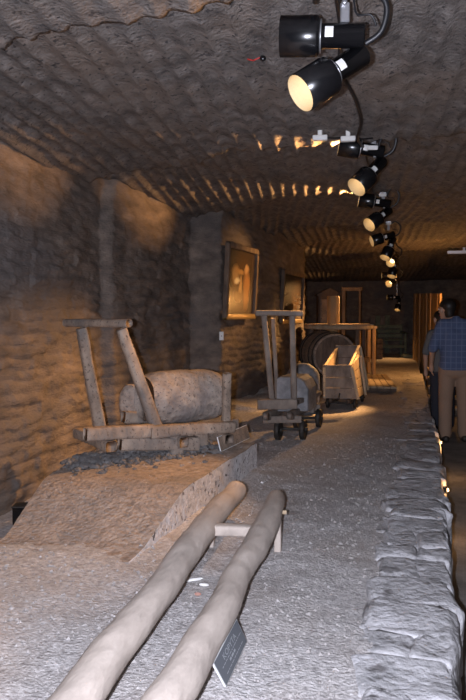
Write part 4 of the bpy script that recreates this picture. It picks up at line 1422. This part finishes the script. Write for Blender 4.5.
def person(base, yaw, s, label, pose, shirt, trous, hair_long):
    """standing figure; local x right, y forward, z up; s = height / 1.75"""
    base = Vector(base)
    root = thing('person', base, label, 'person')
    c, sn = math.cos(yaw), math.sin(yaw)

    def T(p):
        x, y_, z = p
        return base + Vector((x * c - y_ * sn, x * sn + y_ * c, z)) * s

    def CN(lst):
        return [(T(a), T(b), r0 * s, r1 * s) for (a, b, r0, r1) in lst]
    hd = pose['head']              # head centre
    legs, shoes, trs = [], [], []
    for sg, (kx, ky, fx_, fy_) in ((-1, pose['leg_l']), (1, pose['leg_r'])):
        hip = (0.095 * sg, 0, 0.90); kn = (kx, ky, 0.49); an = (fx_, fy_, 0.09)
        legs += [(hip, kn, 0.082, 0.055), (kn, (kx * .5 + fx_ * .5, ky * .5 + fy_ * .5 - 0.015, 0.32), 0.053, 0.054), ((kx * .5 + fx_ * .5, ky * .5 + fy_ * .5 - 0.015, 0.32), an, 0.052, 0.036),
                 (an, (fx_, fy_ + 0.12, 0.035), 0.036, 0.03)]
        trs += [(hip, kn, 0.105, 0.084), (kn, (fx_, fy_ - 0.008, 0.10), 0.084, 0.078)]
        shoes.append([((fx_, fy_ - 0.06, 0.045), (fx_, fy_ + 0.05, 0.045), 0.045, 0.043), ((fx_, fy_ + 0.05, 0.042), (fx_ + 0.01 * sg, fy_ + 0.17, 0.036), 0.045, 0.034), ((fx_, fy_, 0.05), (fx_, fy_, 0.09), 0.045, 0.042)])
    torso = [((-0.07, 0, 0.92), (0.07, 0, 0.92), 0.105, 0.105), ((-0.06, 0.0, 1.05), (0.06, 0.0, 1.05), 0.098, 0.098), ((-0.08, 0.0, 1.26), (0.08, 0.0, 1.26), 0.105, 0.105),
             ((-0.06, 0, 0.95), (-0.08, 0, 1.30), 0.095, 0.1), ((0.06, 0, 0.95), (0.08, 0, 1.30), 0.095, 0.1), ((-0.15, -0.01, 1.405), (0.15, -0.01, 1.405), 0.058, 0.058), ((0, -0.01, 1.38), (0, -0.01, 1.46), 0.075, 0.06),
             ((0, -0.005, 1.42), (hd[0] * 0.6, hd[1] * 0.6, hd[2] - 0.10), 0.056, 0.052)]
    hx, hy, hz = hd
    ft = pose['face']              # horizontal facing direction of the face
    fx0, fy0 = ft
    head = [((hx, hy, hz + 0.03), (hx - 0.03 * fx0, hy - 0.03 * fy0, hz + 0.035), 0.083, 0.083), ((hx + 0.025 * fx0, hy + 0.025 * fy0, hz - 0.03), (hx + 0.045 * fx0, hy + 0.045 * fy0, hz - 0.085), 0.066, 0.035),
            ((hx + 0.088 * fx0, hy + 0.088 * fy0, hz + 0.01), (hx + 0.105 * fx0, hy + 0.105 * fy0, hz - 0.022), 0.010, 0.014),
            ((hx - 0.082 * fy0, hy + 0.082 * fx0, hz + 0.01), (hx - 0.085 * fy0, hy + 0.085 * fx0, hz - 0.03), 0.017, 0.012), ((hx + 0.082 * fy0, hy - 0.082 * fx0, hz + 0.01), (hx + 0.085 * fy0, hy - 0.085 * fx0, hz - 0.03), 0.017, 0.012)]
    arms, sleeves = [], []
    for sg, (el, wr, hn) in ((-1, pose['arm_l']), (1, pose['arm_r'])):
        sh = (0.175 * sg, -0.01, 1.395)
        arms += [(sh, el, 0.050, 0.038), (el, wr, 0.038, 0.026), (wr, hn, 0.027, 0.034)]
        d = (Vector(hn) - Vector(wr)).normalized()
        sd = Vector((0, 1, 0)) - d * d.y
        sd.normalize()
        pm_ = Vector(hn)
        for k, lng in ((-1.5, 0.062), (-0.5, 0.075), (0.5, 0.08), (1.5, 0.07)):
            b_ = pm_ + sd * 0.017 * k + d * 0.02
            inn = Vector((-0.35 * sg, 0, 0))
            m_ = b_ + d * lng * 0.55 + inn * 0.02
            arms += [(tuple(b_), tuple(m_), 0.0095, 0.009), (tuple(m_), tuple(m_ + (d + inn * 1.6).normalized() * lng * 0.5), 0.009, 0.0075)]
        tb = pm_ + sd * 0.03 - d * 0.02
        arms += [(tuple(tb), tuple(tb + (sd * 0.7 + d * 0.7).normalized() * 0.055), 0.011, 0.009)]
        cuff = Vector(sh).lerp(Vector(el), pose['sleeve'])
        sleeves += [(sh, tuple(cuff), 0.070, 0.062)]
    skin_over('body', CN(legs + torso + head + arms), M['skin'], root, 0.0085 * s, 3)
    shirt_t = [(a, b, r0 + 0.024, r1 + 0.024) for (a, b, r0, r1) in torso[:-2]] + [((-0.07, 0, 0.92), (0.07, 0, 0.92), 0.126, 0.126), ((0, -0.01, 1.42), (0, -0.012, 1.455), 0.078, 0.068)]
    skin_over('shirt', CN(shirt_t + sleeves), M[shirt], root, 0.012 * s, 5)
    tr_t = trs + [((-0.07, 0, 0.93), (0.07, 0, 0.93), 0.112, 0.112), ((-0.075, -0.015, 0.86), (0.075, -0.015, 0.86), 0.105, 0.105)]
    skin_over('trousers', CN(tr_t), M[trous], root, 0.012 * s, 5)
    for sh_ in shoes:
        skin_over('shoe', CN(sh_), M['shoe'], root, 0.010 * s, 3)
    hr = [((hx - 0.01 * fx0, hy - 0.01 * fy0, hz + 0.055), (hx - 0.04 * fx0, hy - 0.04 * fy0, hz + 0.05), 0.088, 0.088), ((hx - 0.045 * fx0, hy - 0.045 * fy0, hz + 0.02), (hx - 0.05 * fx0, hy - 0.05 * fy0, hz - 0.045), 0.078, 0.058)]
    if hair_long:
        hr += [((hx - 0.05 * fx0, hy - 0.05 * fy0, hz - 0.02), (hx - 0.07 * fx0, hy - 0.07 * fy0, hz - 0.16), 0.078, 0.055)]
    skin_over('hair', CN(hr), M['hair'], root, 0.010 * s, 2)
    for sg in (-1, 1):
        e = (hx + 0.083 * fx0 - sg * 0.032 * fy0, hy + 0.083 * fy0 + sg * 0.032 * fx0, hz + 0.012)
        add('eye', cone_mesh([(T(e), T((e[0], e[1], e[2] + 0.001)), 0.011 * s, 0.011 * s)], 10), M['white'], root)
    m0 = (hx + 0.078 * fx0 - 0.022 * fy0, hy + 0.078 * fy0 + 0.022 * fx0, hz - 0.062); m1 = (hx + 0.078 * fx0 + 0.022 * fy0, hy + 0.078 * fy0 - 0.022 * fx0, hz - 0.062)
    add('mouth', cone_mesh([(T(m0), T(m1), 0.007 * s, 0.007 * s)], 8), M['red'], root)
    return root


gp = G(454, 441, -0.39)
person((gp.x, gp.y, -0.395), math.radians(8), 1.02, 'visitor in blue checked shirt and brown trousers, back turned',
       dict(head=(-0.105, 0.07, 1.585), face=(-0.6, 0.8), leg_l=(-0.10, 0.05, -0.115, -0.03), leg_r=(0.11, 0.02, 0.12, 0.02),
            arm_l=((-0.275, -0.02, 1.12), (-0.255, 0.16, 0.93), (-0.245, 0.20, 0.86)), arm_r=((0.27, -0.03, 1.12), (0.26, 0.12, 0.91), (0.25, 0.15, 0.84)), sleeve=0.95),
       'plaid', 'trousers', False)
gp = G(442, 430, -0.39)
person((gp.x, gp.y, -0.395), math.radians(4), 0.92, 'shorter dark-haired visitor in grey shirt ahead of the checked shirt',
       dict(head=(-0.06, 0.02, 1.62), face=(-0.5, 0.86), leg_l=(-0.09, 0.03, -0.10, 0.0), leg_r=(0.09, 0.02, 0.10, 0.03),
            arm_l=((-0.25, -0.02, 1.13), (-0.24, 0.06, 0.90), (-0.235, 0.08, 0.82)), arm_r=((0.25, -0.02, 1.13), (0.24, 0.10, 0.91), (0.235, 0.13, 0.83)), sleeve=0.9),
       'grey_cloth', 'dark_cloth', True)
